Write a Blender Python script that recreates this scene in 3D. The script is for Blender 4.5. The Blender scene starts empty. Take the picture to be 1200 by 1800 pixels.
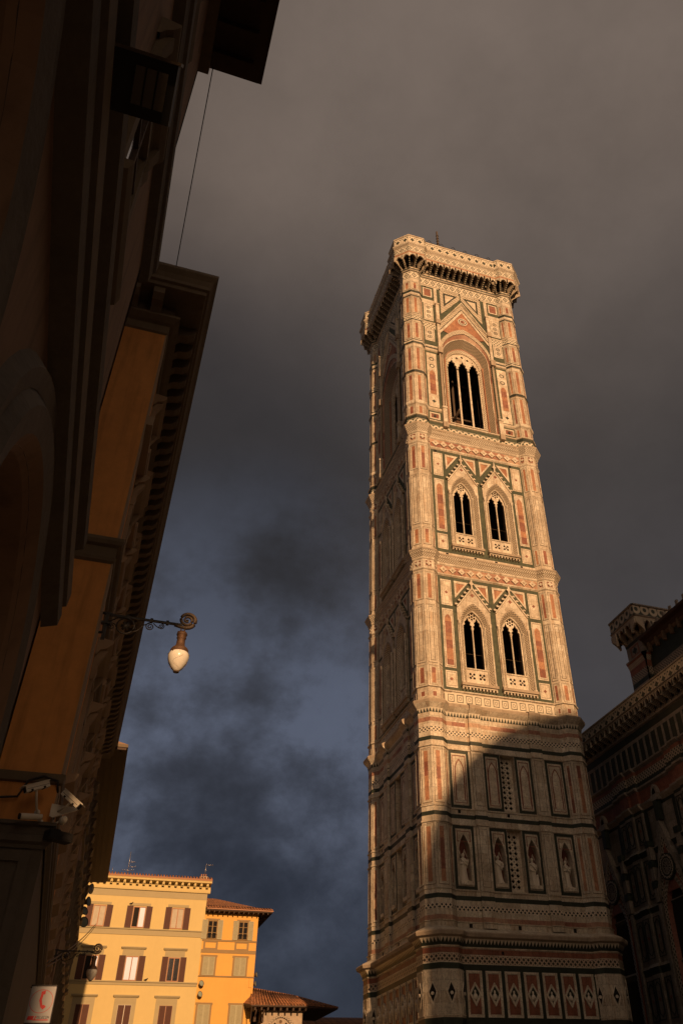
import bpy, bmesh, math, random
from math import pi, sin, cos, tan, radians, sqrt, hypot, atan2
from mathutils import Vector, Matrix
from mathutils.geometry import tessellate_polygon
random.seed(7)
SC = bpy.context.scene
COL = SC.collection

# ------------------------------------------------------------------ camera
CAM = Vector((-22.169, -57.481, 1.7))
CR = Vector((0.94217492, -0.33407786, -0.02642723))
CU = Vector((-0.19136083, -0.60106256, 0.77595414))
CF = Vector((0.27511352, 0.72602739, 0.63023549))
cam = bpy.data.cameras.new('camera')
camo = bpy.data.objects.new('camera', cam); COL.objects.link(camo)
M = Matrix((CR, CU, -CF)).transposed().to_4x4(); M.translation = CAM
camo.matrix_world = M
cam.sensor_fit = 'VERTICAL'; cam.sensor_height = 36.0
cam.lens = 1461.538 / 1800 * 36.0
cam.shift_x = -118.167 / 1800; cam.shift_y = -51.331 / 1800
cam.clip_end = 3000; cam.clip_start = 0.05
SC.camera = camo
SC.view_settings.view_transform = 'Standard'; SC.view_settings.look = 'None'
SC.view_settings.exposure = 0.0; SC.view_settings.gamma = 1.0

# ------------------------------------------------------------------ node helper
class E_:
    """socket expression"""
    def __init__(s, nt, sock): s.nt = nt; s.k = sock
    def _m(s, op, *a, clamp=False):
        n = s.nt.nodes.new('ShaderNodeMath'); n.operation = op; n.use_clamp = clamp
        for i, x in enumerate((s,) + a):
            if isinstance(x, E_): s.nt.links.new(x.k, n.inputs[i])
            else: n.inputs[i].default_value = x
        return E_(s.nt, n.outputs[0])
    def __add__(s, o): return s._m('ADD', o)
    def __radd__(s, o): return s._m('ADD', o)
    def __sub__(s, o): return s._m('SUBTRACT', o)
    def __rsub__(s, o): return s._m('MULTIPLY', -1.0) + o
    def __mul__(s, o): return s._m('MULTIPLY', o)
    def __rmul__(s, o): return s._m('MULTIPLY', o)
    def __truediv__(s, o): return s._m('DIVIDE', o)
    def lt(s, o): return s._m('LESS_THAN', o)
    def gt(s, o): return s._m('GREATER_THAN', o)
    def fr(s): return s._m('FRACT')
    def abs(s): return s._m('ABSOLUTE')
    def mn(s, o): return s._m('MINIMUM', o)
    def mx(s, o): return s._m('MAXIMUM', o)
    def sq(s): return s._m('SQRT')
    def cl(s): return s._m('ADD', 0.0, clamp=True)
    def pw(s, o): return s._m('POWER', o)
    def ss(s, a, b):
        n = s.nt.nodes.new('ShaderNodeMapRange'); n.interpolation_type = 'SMOOTHSTEP'
        s.nt.links.new(s.k, n.inputs[0]); n.inputs[1].default_value = a; n.inputs[2].default_value = b
        return E_(s.nt, n.outputs[0])

def mixc(nt, fac, a, b, mode='MIX'):
    n = nt.nodes.new('ShaderNodeMix'); n.data_type = 'RGBA'; n.blend_type = mode
    for i, x in ((0, fac), (6, a), (7, b)):
        if isinstance(x, E_): nt.links.new(x.k, n.inputs[i])
        elif isinstance(x, bpy.types.NodeSocket): nt.links.new(x, n.inputs[i])
        elif i == 0: n.inputs[0].default_value = x
        else: n.inputs[i].default_value = (*x, 1)
    return n.outputs[2]
def noise(nt, vec, scale, detail=4, rough=.55):
    n = nt.nodes.new('ShaderNodeTexNoise'); nt.links.new(vec, n.inputs['Vector'])
    n.inputs['Scale'].default_value = scale; n.inputs['Detail'].default_value = detail
    n.inputs['Roughness'].default_value = rough
    return E_(nt, n.outputs[0])
def mapping(nt, vec, sc=(1, 1, 1), loc=(0, 0, 0)):
    n = nt.nodes.new('ShaderNodeMapping'); nt.links.new(vec, n.inputs[0])
    n.inputs['Scale'].default_value = sc; n.inputs['Location'].default_value = loc
    return n.outputs[0]

# ------------------------------------------------------------------ world: storm cloud over a low sun
SUN_EL = radians(17.0)
w = bpy.data.worlds.new("World"); SC.world = w; w.use_nodes = True
nt = w.node_tree; nt.nodes.clear()
tc = nt.nodes.new('ShaderNodeTexCoord'); D = tc.outputs['Generated']
sx = nt.nodes.new('ShaderNodeSeparateXYZ'); nt.links.new(D, sx.inputs[0])
X, Y, Z = (E_(nt, sx.outputs[i]) for i in range(3))
def dotv(v):
    v = Vector(v).normalized()
    return X * v.x + Y * v.y + Z * v.z
sky = nt.nodes.new('ShaderNodeTexSky'); sky.sky_type = 'NISHITA'; sky.sun_disc = False
sky.sun_elevation = SUN_EL; sky.sun_rotation = radians(180)
big = noise(nt, mapping(nt, D, (1, 1, 1.1), (5, 2, 1)), 1.6, 5, .5)
mid = noise(nt, mapping(nt, D, (1, 1, 1.25), (3, 1, 0)), 5.0, 8, .60)
zz = Z + (big - .5) * .20
ramp = nt.nodes.new('ShaderNodeValToRGB'); nt.links.new(zz.k, ramp.inputs[0])
cr = ramp.color_ramp
stops = [(0.0, (.020, .024, .040)), (.22, (.023, .026, .039)), (.42, (.040, .041, .050)), (.60, (.036, .032, .032)),
         (.74, (.066, .053, .048)), (.86, (.117, .089, .073)), (.95, (.134, .102, .083))]
cr.elements[0].position = stops[0][0]; cr.elements[0].color = (*stops[0][1], 1)
cr.elements[1].position = stops[-1][0]; cr.elements[1].color = (*stops[-1][1], 1)
for p_, c_ in stops[1:-1]:
    e = cr.elements.new(p_); e.color = (*c_, 1)
def pixdir(px, py):
    return CR * ((px - 718.17) / 1461.5) + CU * ((848.67 - py) / 1461.5) + CF
b1 = dotv(pixdir(410, 1225)).ss(.952, .998) * (mid.ss(.26, .66))
b2 = dotv(pixdir(330, 1400)).ss(.95, 1.0) * (mid.ss(.38, .64))
blue = (b1 + b2 * .5).cl()
col = mixc(nt, blue * .95, ramp.outputs[0], (.094, .108, .152))
b3 = dotv(pixdir(880, 190)).ss(.90, 1.0)
col = mixc(nt, b3 * .6, col, (.190, .148, .122))
b5 = dotv(pixdir(480, 820)).ss(.955, 1.0)
col = mixc(nt, b5 * .5, col, (.026, .025, .027))
b4 = dotv(pixdir(1150, 900)).ss(.90, 1.0)
col = mixc(nt, b4 * .5, col, (.075, .062, .055))
mod = mid * .66 + .67
comb = nt.nodes.new('ShaderNodeCombineColor')
for i in range(3): nt.links.new(mod.k, comb.inputs[i])
col = mixc(nt, 1.0, col, comb.outputs[0], 'MULTIPLY')
back = (Y * -1.0).ss(-.35, .7)
col = mixc(nt, back * .55, col, (.175, .130, .095))
glow = dotv((0.0, -1, .31)).ss(.86, 1.0)
glow = glow * (noise(nt, mapping(nt, D, (1, 1, 4)), 5, 4) .ss(.3, .6) * .6 + .4)
col = mixc(nt, glow, col, (1.40, .92, .57))
bg1 = nt.nodes.new('ShaderNodeBackground'); nt.links.new(sky.outputs[0], bg1.inputs[0]); bg1.inputs[1].default_value = 0.05
bg2 = nt.nodes.new('ShaderNodeBackground'); nt.links.new(col, bg2.inputs[0]); bg2.inputs[1].default_value = 1.0
ms = nt.nodes.new('ShaderNodeMixShader'); ms.inputs[0].default_value = .97   # cloud cover
nt.links.new(bg1.outputs[0], ms.inputs[1]); nt.links.new(bg2.outputs[0], ms.inputs[2])
wo = nt.nodes.new('ShaderNodeOutputWorld'); nt.links.new(ms.outputs[0], wo.inputs[0])

# ------------------------------------------------------------------ sun
sl = bpy.data.lights.new('sun', 'SUN'); sl.energy = 4.4; sl.angle = radians(.8); sl.color = (1.0, .555, .26)
so = bpy.data.objects.new('sun', sl); COL.objects.link(so)
LD = Vector((.02, 1.0, -tan(SUN_EL))).normalized()
so.rotation_euler = LD.to_track_quat('-Z', 'Y').to_euler()
so.location = (0, -150, 80)

# ------------------------------------------------------------------ materials
MATS = {}
def newmat(name):
    m = bpy.data.materials.new(name); m.use_nodes = True; MATS[name] = m
    nt = m.node_tree; nt.nodes.clear()
    o = nt.nodes.new('ShaderNodeOutputMaterial'); b = nt.nodes.new('ShaderNodeBsdfPrincipled')
    nt.links.new(b.outputs[0], o.inputs[0])
    return m, nt, b
def coords(nt):
    t = nt.nodes.new('ShaderNodeTexCoord'); return t.outputs['UV'], t.outputs['Object']
def bump(nt, b, h, strength=.3, dist=.02):
    n = nt.nodes.new('ShaderNodeBump'); n.inputs['Strength'].default_value = strength
    n.inputs['Distance'].default_value = dist
    nt.links.new(h.k if isinstance(h, E_) else h, n.inputs['Height']); nt.links.new(n.outputs[0], b.inputs['Normal'])
def stone(name, c1, c2, bw=.9, bh=.45, mort=.012, stain=(.30, .16, .07), stainamt=.35, rough=.6, mortc=.5, bmp=.25):
    m, nt, b = newmat(name); uv, ob = coords(nt)
    br = nt.nodes.new('ShaderNodeTexBrick'); nt.links.new(uv, br.inputs[0])
    br.inputs['Color1'].default_value = (*c1, 1); br.inputs['Color2'].default_value = (*c2, 1)
    br.inputs['Mortar'].default_value = (*[x * mortc for x in c1], 1)
    br.inputs['Scale'].default_value = 1; br.inputs['Mortar Size'].default_value = mort
    br.inputs['Brick Width'].default_value = bw; br.inputs['Row Height'].default_value = bh
    n1 = noise(nt, ob, .9, 6, .6); n2 = noise(nt, mapping(nt, ob, (3, 3, .35)), 1.3, 5, .6)
    st = n2.ss(.48, .75) * stainamt
    col = mixc(nt, st, br.outputs[0], stain)
    n3 = noise(nt, mapping(nt, ob, (1, 1, .6), (7, 3, 2)), 3.5, 8, .65)
    vein = (n3 - .5).abs().lt(.018) * .35
    g = (n1 * .8 + .6) * (n3 * .5 + .75) * (1 - vein)
    cc = nt.nodes.new('ShaderNodeCombineColor')
    for i in range(3): nt.links.new(g.k, cc.inputs[i])
    col = mixc(nt, 1, col, cc.outputs[0], 'MULTIPLY')
    nt.links.new(col, b.inputs['Base Color']); b.inputs['Roughness'].default_value = rough
    h = noise(nt, ob, 9, 4)
    bump(nt, b, h, bmp, .03)
    return m
WH = (.66, .61, .50); WH2 = (.56, .49, .38)
stone('white_marble', (.70, .655, .55), (.50, .43, .33), .95, .62, .010, stain=(.36, .22, .11), stainamt=.6)
stone('pale_marble', (.76, .71, .60), (.58, .51, .40), .8, .5, .006, stainamt=.35)
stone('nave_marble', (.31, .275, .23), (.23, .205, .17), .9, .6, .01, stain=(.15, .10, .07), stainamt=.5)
stone('niche_red', (.16, .045, .035), (.20, .06, .04), .5, .5, .006, stain=(.1, .03, .02))
stone('green_marble', (.036, .052, .029), (.074, .090, .048), .42, .30, .012, stain=(.03, .04, .02), stainamt=.3, mortc=1.6)
stone('dark_green_marble', (.018, .027, .019), (.028, .040, .026), .5, .3, .008, stain=(.02, .02, .015), stainamt=.3, mortc=1.3)
stone('pink_marble', (.46, .235, .13), (.34, .145, .08), .6, .9, .006, stain=(.55, .38, .24), stainamt=.35)
stone('red_marble', (.23, .082, .052), (.31, .13, .082), .5, 1.1, .006, stain=(.25, .10, .07), stainamt=.3)
stone('red_band', (.30, .12, .085), (.52, .36, .25), 1.1, 1.0, .006, stain=(.45, .30, .2), stainamt=.3)
stone('joint_shade', (.10, .07, .045), (.13, .09, .06), .5, .5, .004, stainamt=.1, rough=.9)
stone('inner_stone', (.20, .14, .09), (.16, .11, .07), .6, .3, .01, stainamt=.2, rough=.9)

def patmat(name, fn, light=WH, dark=(.035, .045, .03), rough=.55):
    m, nt, b = newmat(name); uv, ob = coords(nt)
    s = nt.nodes.new('ShaderNodeSeparateXYZ'); nt.links.new(uv, s.inputs[0])
    f = fn(E_(nt, s.outputs[0]), E_(nt, s.outputs[1]))
    n1 = noise(nt, ob, 1.2, 5) * .5 + .75
    col = mixc(nt, f, light, dark)
    cc = nt.nodes.new('ShaderNodeCombineColor')
    for i in range(3): nt.links.new(n1.k, cc.inputs[i])
    col = mixc(nt, 1, col, cc.outputs[0], 'MULTIPLY')
    nt.links.new(col, b.inputs['Base Color']); b.inputs['Roughness'].default_value = rough
    return m
def cell(u, p, off=0.0):      # -1..1 inside a cell of size p
    return (((u + off) / p).fr() - .5) * 2
def p_loz(zc, h, p):          # chain of lozenges with dark hearts between two thin lines
    def f(u, v):
        a = cell(u, p).abs(); b = ((v - zc) / (h / 2)).abs(); d = a + b
        return ((d.gt(.50) * d.lt(.78)).mx(d.lt(.24))).mx(b.gt(.90)).mx((a.gt(.8)) * (b.gt(.45)) * b.lt(.7))
    return f
def p_lat(p):                 # pierced looking diagonal trellis
    def f(u, v):
        a = cell(u, p).abs(); b = cell(v, p).abs(); d = a + b
        return d.lt(.62).mx(d.gt(1.38))
    return f
def p_rings(zc, h, p):
    def f(u, v):
        a = cell(u, p); b = (v - zc) / (h / 2); r = (a * a + b * b).sq()
        return (r.gt(.98)).mx(r.lt(.42))
    return f
def p_star(zc, h, p):
    def f(u, v):
        a = cell(u, p).abs(); b = ((v - zc) / (h / 2)).abs()
        s = (a * b * 4 + (a * a + b * b)).sq().lt(.66)
        c = ((a - .62) * (a - .62) + (b - .62) * (b - .62)).sq().lt(.17)
        return s.mx(c).mx(a.gt(.965))
    return f
def p_check(p):
    def f(u, v):
        a = cell(u, p); b = cell(v, p)
        return (a * b).gt(0.0)
    return f
def p_dent(p, zc, h):
    def f(u, v):
        a = cell(u, p).abs(); b = (v - zc) / (h / 2)
        return (a + b * .5).lt(.45)
    return f
def p_sq(zc, h, p):
    def f(u, v):
        a = cell(u, p).abs(); b = ((v - zc) / (h / 2)).abs(); m = a.mx(b * .78)
        r = (a * a + b * b * .6).sq()
        return (m.gt(.56) * m.lt(.70)).mx((r.gt(.22) * r.lt(.34)) * .7)
    return f
patmat('mosaic', p_lat(.24), (.62, .54, .42), (.10, .08, .05))
patmat('mosaic_light', p_lat(.30), (.66, .60, .48), (.14, .10, .06))
patmat('mosaic_dark', p_lat(.27), (.42, .35, .26), (.04, .04, .03))
patmat('trellis', p_lat(.31), (.68, .61, .49), (.012, .014, .012))
patmat('lattice_band', p_lat(.34), (.52, .42, .32), (.03, .025, .02))

def plain(name, c, rough=.7, metal=0, var=.12, sc=2.0, bmp=.15, spec=None, streak=.0):
    m, nt, b = newmat(name); uv, ob = coords(nt)
    n = noise(nt, ob, sc, 6, .6); g = (n * (2 * var) + (1 - var)) * (noise(nt, ob, sc * 5, 8, .7) * var * 1.6 + (1 - var * .8))
    if streak:
        n2 = noise(nt, mapping(nt, ob, (2.5, 2.5, .25)), 1.5, 5); g = g * (1 - n2.ss(.45, .8) * streak)
    cc = nt.nodes.new('ShaderNodeCombineColor')
    for i in range(3): nt.links.new(g.k, cc.inputs[i])
    col = mixc(nt, 1, c, cc.outputs[0], 'MULTIPLY')
    nt.links.new(col, b.inputs['Base Color']); b.inputs['Roughness'].default_value = rough
    b.inputs['Metallic'].default_value = metal
    if spec is not None: b.inputs['Specular IOR Level'].default_value = spec
    if bmp: bump(nt, b, noise(nt, ob, sc * 9, 4), bmp, .02)
    return m
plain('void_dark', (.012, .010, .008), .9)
plain('statue_marble', (.74, .69, .59), .6, sc=4)
plain('weathered_stone', (.42, .35, .27), .8, var=.3, sc=3, bmp=.5, streak=.3)
plain('orange_plaster', (.68, .31, .09), .85, var=.26, sc=.6, streak=.35)
plain('sandstone', (.34, .255, .175), .8, var=.15, sc=1.5)
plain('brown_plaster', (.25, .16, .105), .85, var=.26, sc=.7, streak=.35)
plain('grey_stone', (.115, .10, .083), .8, var=.32, sc=1.6, bmp=.4, streak=.2)
plain('cornice_stone', (.16, .125, .085), .8, var=.2, sc=1.6, streak=.2)
plain('dark_wood', (.055, .030, .018), .7, var=.3, sc=5)
plain('yellow_plaster', (.64, .52, .24), .85, var=.06, sc=.4, bmp=.08, streak=.03)
plain('ochre_trim', (.40, .35, .21), .8, var=.08, sc=1)
plain('amber_plaster', (.74, .43, .11), .85, var=.08, sc=.5, bmp=.08, streak=.04)
plain('brown_trim', (.30, .21, .10), .8, var=.1, sc=1)
plain('brown_shutter', (.075, .026, .018), .6, var=.2, sc=6)
plain('grey_shutter', (.38, .37, .24), .6, var=.1, sc=6)
plain('window_frame', (.40, .20, .11), .6, var=.1, sc=6)
plain('white_paint', (.62, .58, .50), .5, var=.08, sc=6)
plain('curtain', (.50, .46, .38), .9, var=.2, sc=3)
plain('black_iron', (.022, .021, .022), .5, var=.3, sc=9, bmp=.3)
plain('warm_iron', (.10, .075, .055), .55, var=.3, sc=9, bmp=.3)
plain('bronze', (.13, .075, .045), .55, metal=.3, var=.35, sc=12, bmp=.4)
plain('cream_glass', (.86, .86, .80), .22, var=.05, sc=5, bmp=0)
plain('camera_plastic', (.72, .69, .60), .45, var=.06, sc=8, bmp=0)
plain('black_plastic', (.012, .012, .012), .65, var=.1, sc=8, bmp=0)
plain('cable_black', (.02, .018, .016), .6, var=.2, sc=20, bmp=0)
plain('cable_brown', (.10, .035, .02), .6, var=.5, sc=14, bmp=0)
plain('paving', (.10, .09, .08), .8, var=.2, sc=.6, bmp=.4)
plain('aluminium', (.45, .43, .40), .35, metal=.8, var=.1, sc=9, bmp=0)
plain('sign_white', (.40, .42, .46), .4, var=.05, sc=3, bmp=0)
plain('sign_red', (.62, .012, .016), .45, var=.05, sc=3, bmp=0)
plain('sign_black', (.03, .03, .035), .45, var=.05, sc=3, bmp=0)
plain('lens_glass', (.30, .36, .30), .12, var=.1, sc=5, bmp=0)
def tiles():
    m, nt, b = newmat('roof_tile'); uv, ob = coords(nt)
    br = nt.nodes.new('ShaderNodeTexBrick'); nt.links.new(uv, br.inputs[0])
    br.inputs['Color1'].default_value = (.46, .20, .09, 1); br.inputs['Color2'].default_value = (.24, .12, .065, 1)
    br.inputs['Mortar'].default_value = (.03, .02, .015, 1); br.inputs['Scale'].default_value = 1
    br.inputs['Mortar Size'].default_value = .02; br.inputs['Brick Width'].default_value = .24
    br.inputs['Row Height'].default_value = .4; br.offset = 0
    n = noise(nt, ob, 4, 5) * .9 + .55
    cc = nt.nodes.new('ShaderNodeCombineColor')
    for i in range(3): nt.links.new(n.k, cc.inputs[i])
    col = mixc(nt, 1, br.outputs[0], cc.outputs[0], 'MULTIPLY')
    nt.links.new(col, b.inputs['Base Color']); b.inputs['Roughness'].default_value = .85
tiles()
def slats(name, c, p=.09):
    m, nt, b = newmat(name); uv, ob = coords(nt)
    s = nt.nodes.new('ShaderNodeSeparateXYZ'); nt.links.new(uv, s.inputs[0])
    h = (E_(nt, s.outputs[1]) / p).fr()
    n = noise(nt, ob, 5, 4) * .4 + .8
    cc = nt.nodes.new('ShaderNodeCombineColor')
    for i in range(3): nt.links.new(n.k, cc.inputs[i])
    col = mixc(nt, 1, c, cc.outputs[0], 'MULTIPLY')
    col = mixc(nt, h.lt(.22) * .75, col, tuple(x * .25 for x in c))
    nt.links.new(col, b.inputs['Base Color']); b.inputs['Roughness'].default_value = .6
    bump(nt, b, h, .8, .02)
slats('brown_louvre', (.10, .035, .022)); slats('grey_louvre', (.42, .40, .26))
def glassmat(name, c, rough, spec=.9):
    m, nt, b = newmat(name)
    b.inputs['Base Color'].default_value = (*c, 1); b.inputs['Roughness'].default_value = rough
    b.inputs['Specular IOR Level'].default_value = spec; b.inputs['Coat Weight'].default_value = 1.0
    b.inputs['Coat Roughness'].default_value = rough
    _, ob = coords(nt); bump(nt, b, noise(nt, ob, 1.3, 3), .12, .04)
glassmat('dark_glass', (.02, .02, .022), .05)
m, nt_, b_ = newmat('mirror_glass')     # old glass at a raking angle: strong sky reflection
b_.inputs['Base Color'].default_value = (.75, .76, .80, 1); b_.inputs['Metallic'].default_value = 1.0
b_.inputs['Roughness'].default_value = .06
_, ob_ = coords(nt_); bump(nt_, b_, noise(nt_, ob_, .8, 2), .12, .03)

# ------------------------------------------------------------------ mesh builder
class Fr:
    """a plane to build on: u to the right, z up, d outwards"""
    def __init__(s, O, U):
        s.O = Vector((*O[:2], 0)) if len(O) == 2 else Vector(O)
        s.U = Vector((U[0], U[1], 0)).normalized(); s.N = Vector((s.U.y, -s.U.x, 0))
    def p(s, u, z, d=0.0):
        return (s.O.x + s.U.x * u + s.N.x * d, s.O.y + s.U.y * u + s.N.y * d, s.O.z + z)
class MB:
    def __init__(s): s.v = []; s.f = []; s.m = []; s.uv = []; s.smooth = []
    def face(s, pts, mat, uvs=None, smooth=False):
        i = len(s.v); s.v += [tuple(p) for p in pts]; s.f.append(tuple(range(i, i + len(pts)))); s.m.append(mat)
        if uvs is None:
            uvs = []
            a = Vector(pts[0]); n = (Vector(pts[1]) - a).cross(Vector(pts[2]) - a)
            if abs(n.z) > .7 * n.length: uvs = [(p[0], p[1]) for p in pts]
            elif abs(n.x) > abs(n.y): uvs = [(p[1], p[2]) for p in pts]
            else: uvs = [(p[0], p[2]) for p in pts]
        s.uv += list(uvs); s.smooth.append(smooth)
    def rect(s, F, u0, u1, z0, z1, d, mat):
        s.face([F.p(u0, z0, d), F.p(u1, z0, d), F.p(u1, z1, d), F.p(u0, z1, d)], mat, [(u0, z0), (u1, z0), (u1, z1), (u0, z1)])
    def box(s, F, u0, u1, z0, z1, d0, d1, mat, side=None, back=False):
        side = side or mat
        s.rect(F, u0, u1, z0, z1, d1, mat)
        s.face([F.p(u0, z0, d0), F.p(u0, z0, d1), F.p(u0, z1, d1), F.p(u0, z1, d0)], side, [(d0, z0), (d1, z0), (d1, z1), (d0, z1)])
        s.face([F.p(u1, z0, d1), F.p(u1, z0, d0), F.p(u1, z1, d0), F.p(u1, z1, d1)], side, [(d1, z0), (d0, z0), (d0, z1), (d1, z1)])
        s.face([F.p(u0, z1, d1), F.p(u1, z1, d1), F.p(u1, z1, d0), F.p(u0, z1, d0)], side, [(u0, d1), (u1, d1), (u1, d0), (u0, d0)])
        s.face([F.p(u0, z0, d0), F.p(u1, z0, d0), F.p(u1, z0, d1), F.p(u0, z0, d1)], side, [(u0, d0), (u1, d0), (u1, d1), (u0, d1)])
        if back: s.face([F.p(u1, z0, d0), F.p(u0, z0, d0), F.p(u0, z1, d0), F.p(u1, z1, d0)], side)
    def ring(s, F, u0, u1, z0, z1, t, d0, d1, mat):
        s.box(F, u0, u0 + t, z0, z1, d0, d1, mat); s.box(F, u1 - t, u1, z0, z1, d0, d1, mat)
        s.box(F, u0 + t, u1 - t, z1 - t, z1, d0, d1, mat); s.box(F, u0 + t, u1 - t, z0, z0 + t, d0, d1, mat)
    def panel(s, F, u0, u1, z0, z1, t, d, fm, im, di=.0, rim=.03):
        """a framed inlay: frame proud by rim, field at d+di"""
        s.ring(F, u0, u1, z0, z1, t, d, d + rim, fm)
        s.rect(F, u0 + t, u1 - t, z0 + t, z1 - t, d + di + .004, im)
    def plate(s, F, outer, holes, d0, d1, mat, side=None, outside=True):
        side = side or mat
        loops = [outer] + list(holes)
        tri = tessellate_polygon([[Vector((a, b, 0)) for a, b in l] for l in loops])
        flat = [p for l in loops for p in l]
        for t in tri:
            q = [flat[i] for i in t]
            ar = (q[1][0] - q[0][0]) * (q[2][1] - q[0][1]) - (q[2][0] - q[0][0]) * (q[1][1] - q[0][1])
            if abs(ar) < 1e-9: continue
            if ar < 0: q.reverse()
            s.face([F.p(a, b, d1) for a, b in q], mat, q)
        for k, l in enumerate(loops):
            if k == 0 and not outside: continue
            n = len(l)
            for i in range(n):
                a, b = l[i], l[(i + 1) % n]
                s.face([F.p(*a, d1), F.p(*b, d1), F.p(*b, d0), F.p(*a, d0)], side, [(a[0] + d1, a[1]), (b[0] + d1, b[1]), (b[0] + d0, b[1]), (a[0] + d0, a[1])])
    def strip(s, F, A, B, dA, dB, mat):
        L = 0
        for i in range(len(A) - 1):
            l2 = L + hypot(A[i + 1][0] - A[i][0], A[i + 1][1] - A[i][1]); wd = hypot(A[i][0] - B[i][0], A[i][1] - B[i][1]) + abs(dA - dB)
            s.face([F.p(*A[i], dA), F.p(*A[i + 1], dA), F.p(*B[i + 1], dB), F.p(*B[i], dB)], mat, [(L, 0), (l2, 0), (l2, wd), (L, wd)])
            L = l2
    def lathe(s, c, prof, mat, n=12, smooth=True, axis=None):
        """prof: (r, z) pairs from bottom to top, about point c (Vector)"""
        c = Vector(c); R_ = axis.to_track_quat('Z', 'Y').to_matrix() if axis is not None else Matrix.Identity(3)
        for i in range(len(prof) - 1):
            (r0, z0), (r1, z1) = prof[i], prof[i + 1]
            for k in range(n):
                a, b = 2 * pi * k / n, 2 * pi * (k + 1) / n
                q = [Vector((r0 * cos(a), r0 * sin(a), z0)), Vector((r0 * cos(b), r0 * sin(b), z0)),
                     Vector((r1 * cos(b), r1 * sin(b), z1)), Vector((r1 * cos(a), r1 * sin(a), z1))]
                if r0 < 1e-6: q = [q[0], q[2], q[3]]
                elif r1 < 1e-6: q = q[:3]
                s.face([c + R_ @ p for p in q], mat, [(a, p.z) for p in q], smooth)
    def tube(s, pts, r, mat, n=8, rr=None):
        pts = [Vector(p) for p in pts]
        rings = []
        up = Vector((0, 0, 1))
        for i, p in enumerate(pts):
            t = (pts[min(i + 1, len(pts) - 1)] - pts[max(i - 1, 0)]).normalized()
            a = t.cross(up if abs(t.z) < .95 else Vector((1, 0, 0))).normalized(); b = t.cross(a)
            R_ = rr[i] if rr else r
            rings.append([p + (a * cos(2 * pi * k / n) + b * sin(2 * pi * k / n)) * R_ for k in range(n)])
        for i in range(len(rings) - 1):
            for k in range(n):
                s.face([rings[i][k], rings[i + 1][k], rings[i + 1][(k + 1) % n], rings[i][(k + 1) % n]], mat, None, True)
        s.face(rings[0], mat); s.face(rings[-1][::-1], mat)
    def build(s, name, parent=None, loc=None):
        me = bpy.data.meshes.new(name)
        # merge equal vertices so smooth shading and bump behave
        key = {}; vv = []; idx = []
        for p in s.v:
            k = (round(p[0], 4), round(p[1], 4), round(p[2], 4))
            if k not in key: key[k] = len(vv); vv.append(p)
            idx.append(key[k])
        ff = []; mm = []; sm = []; uv = []; c = 0
        for f, m_, h in zip(s.f, s.m, s.smooth):
            g = [idx[i] for i in f]; u_ = s.uv[c:c + len(f)]; c += len(f)
            g2 = []; u2 = []
            for a, b in zip(g, u_):
                if not g2 or (a != g2[-1]): g2.append(a); u2.append(b)
            if len(g2) > 1 and g2[0] == g2[-1]: g2.pop(); u2.pop()
            if len(set(g2)) < 3 or len(set(g2)) != len(g2): continue
            ff.append(g2); mm.append(m_); sm.append(h); uv += u2
        me.from_pydata([tuple(p) for p in vv], [], ff)
        names = []
        for x in mm:
            if x not in names: names.append(x)
        for x in names: me.materials.append(MATS[x])
        me.polygons.foreach_set('material_index', [names.index(x) for x in mm])
        me.polygons.foreach_set('use_smooth', sm)
        ul = me.uv_layers.new(name='UVMap')
        fl = [x for p in uv for x in p]
        if len(fl) == 2 * len(me.loops): ul.data.foreach_set('uv', fl)
        me.update()
        o = bpy.data.objects.new(name, me); COL.objects.link(o)
        if parent is not None: o.parent = parent
        if loc is not None: o.location = loc
        return o
def thing(name, label, cat, loc=(0, 0, 0), rz=0, group=None):
    o = bpy.data.objects.new(name, None); COL.objects.link(o); o.empty_display_size = .3
    o.location = loc; o.rotation_euler = (0, 0, rz); o['label'] = label; o['category'] = cat
    if group: o['group'] = group
    return o
def tag(o, label, cat, group=None):
    o['label'] = label; o['category'] = cat
    if group: o['group'] = group
    return o
def struct(o): o['kind'] = 'structure'; return o
def dup(o, parent=None, rz=None, loc=None, deep=True):
    c = o.copy(); COL.objects.link(c); c.parent = parent
    if rz is not None: c.rotation_euler = (0, 0, rz)
    if loc is not None: c.location = loc
    if deep:
        for ch in [x for x in bpy.data.objects if x.parent == o]: dup(ch, c)
    return c
def parch(uc, zs, a, h, n=10, zb=None):
    """pointed arch outline from left foot over the apex to right foot; optional straight legs down to zb"""
    if h < a: # segmental/round: ellipse
        P = [(uc - a * cos(pi * i / (2 * n)), zs + h * sin(pi * i / (2 * n))) for i in range(2 * n + 1)]
    else:
        k = (h * h - a * a) / (2 * a); r = a + k; t1 = atan2(h, k)
        Lf = [(uc + k - r * cos(t1 * i / n), zs + r * sin(t1 * i / n)) for i in range(n + 1)]
        P = Lf + [(2 * uc - x, z) for x, z in Lf[-2::-1]]
    if zb is not None: P = [(P[0][0], zb)] + P + [(P[-1][0], zb)]
    return P
def circ(uc, zc, r, n=10, ph=0): return [(uc + r * cos(2 * pi * i / n + ph), zc + r * sin(2 * pi * i / n + ph)) for i in range(n)]
def quatre(uc, zc, r, n=16): return [(uc + r * (1 + .28 * cos(4 * t)) * cos(t), zc + r * (1 + .28 * cos(4 * t)) * sin(t)) for t in [2 * pi * i / n for i in range(n)]]
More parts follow.
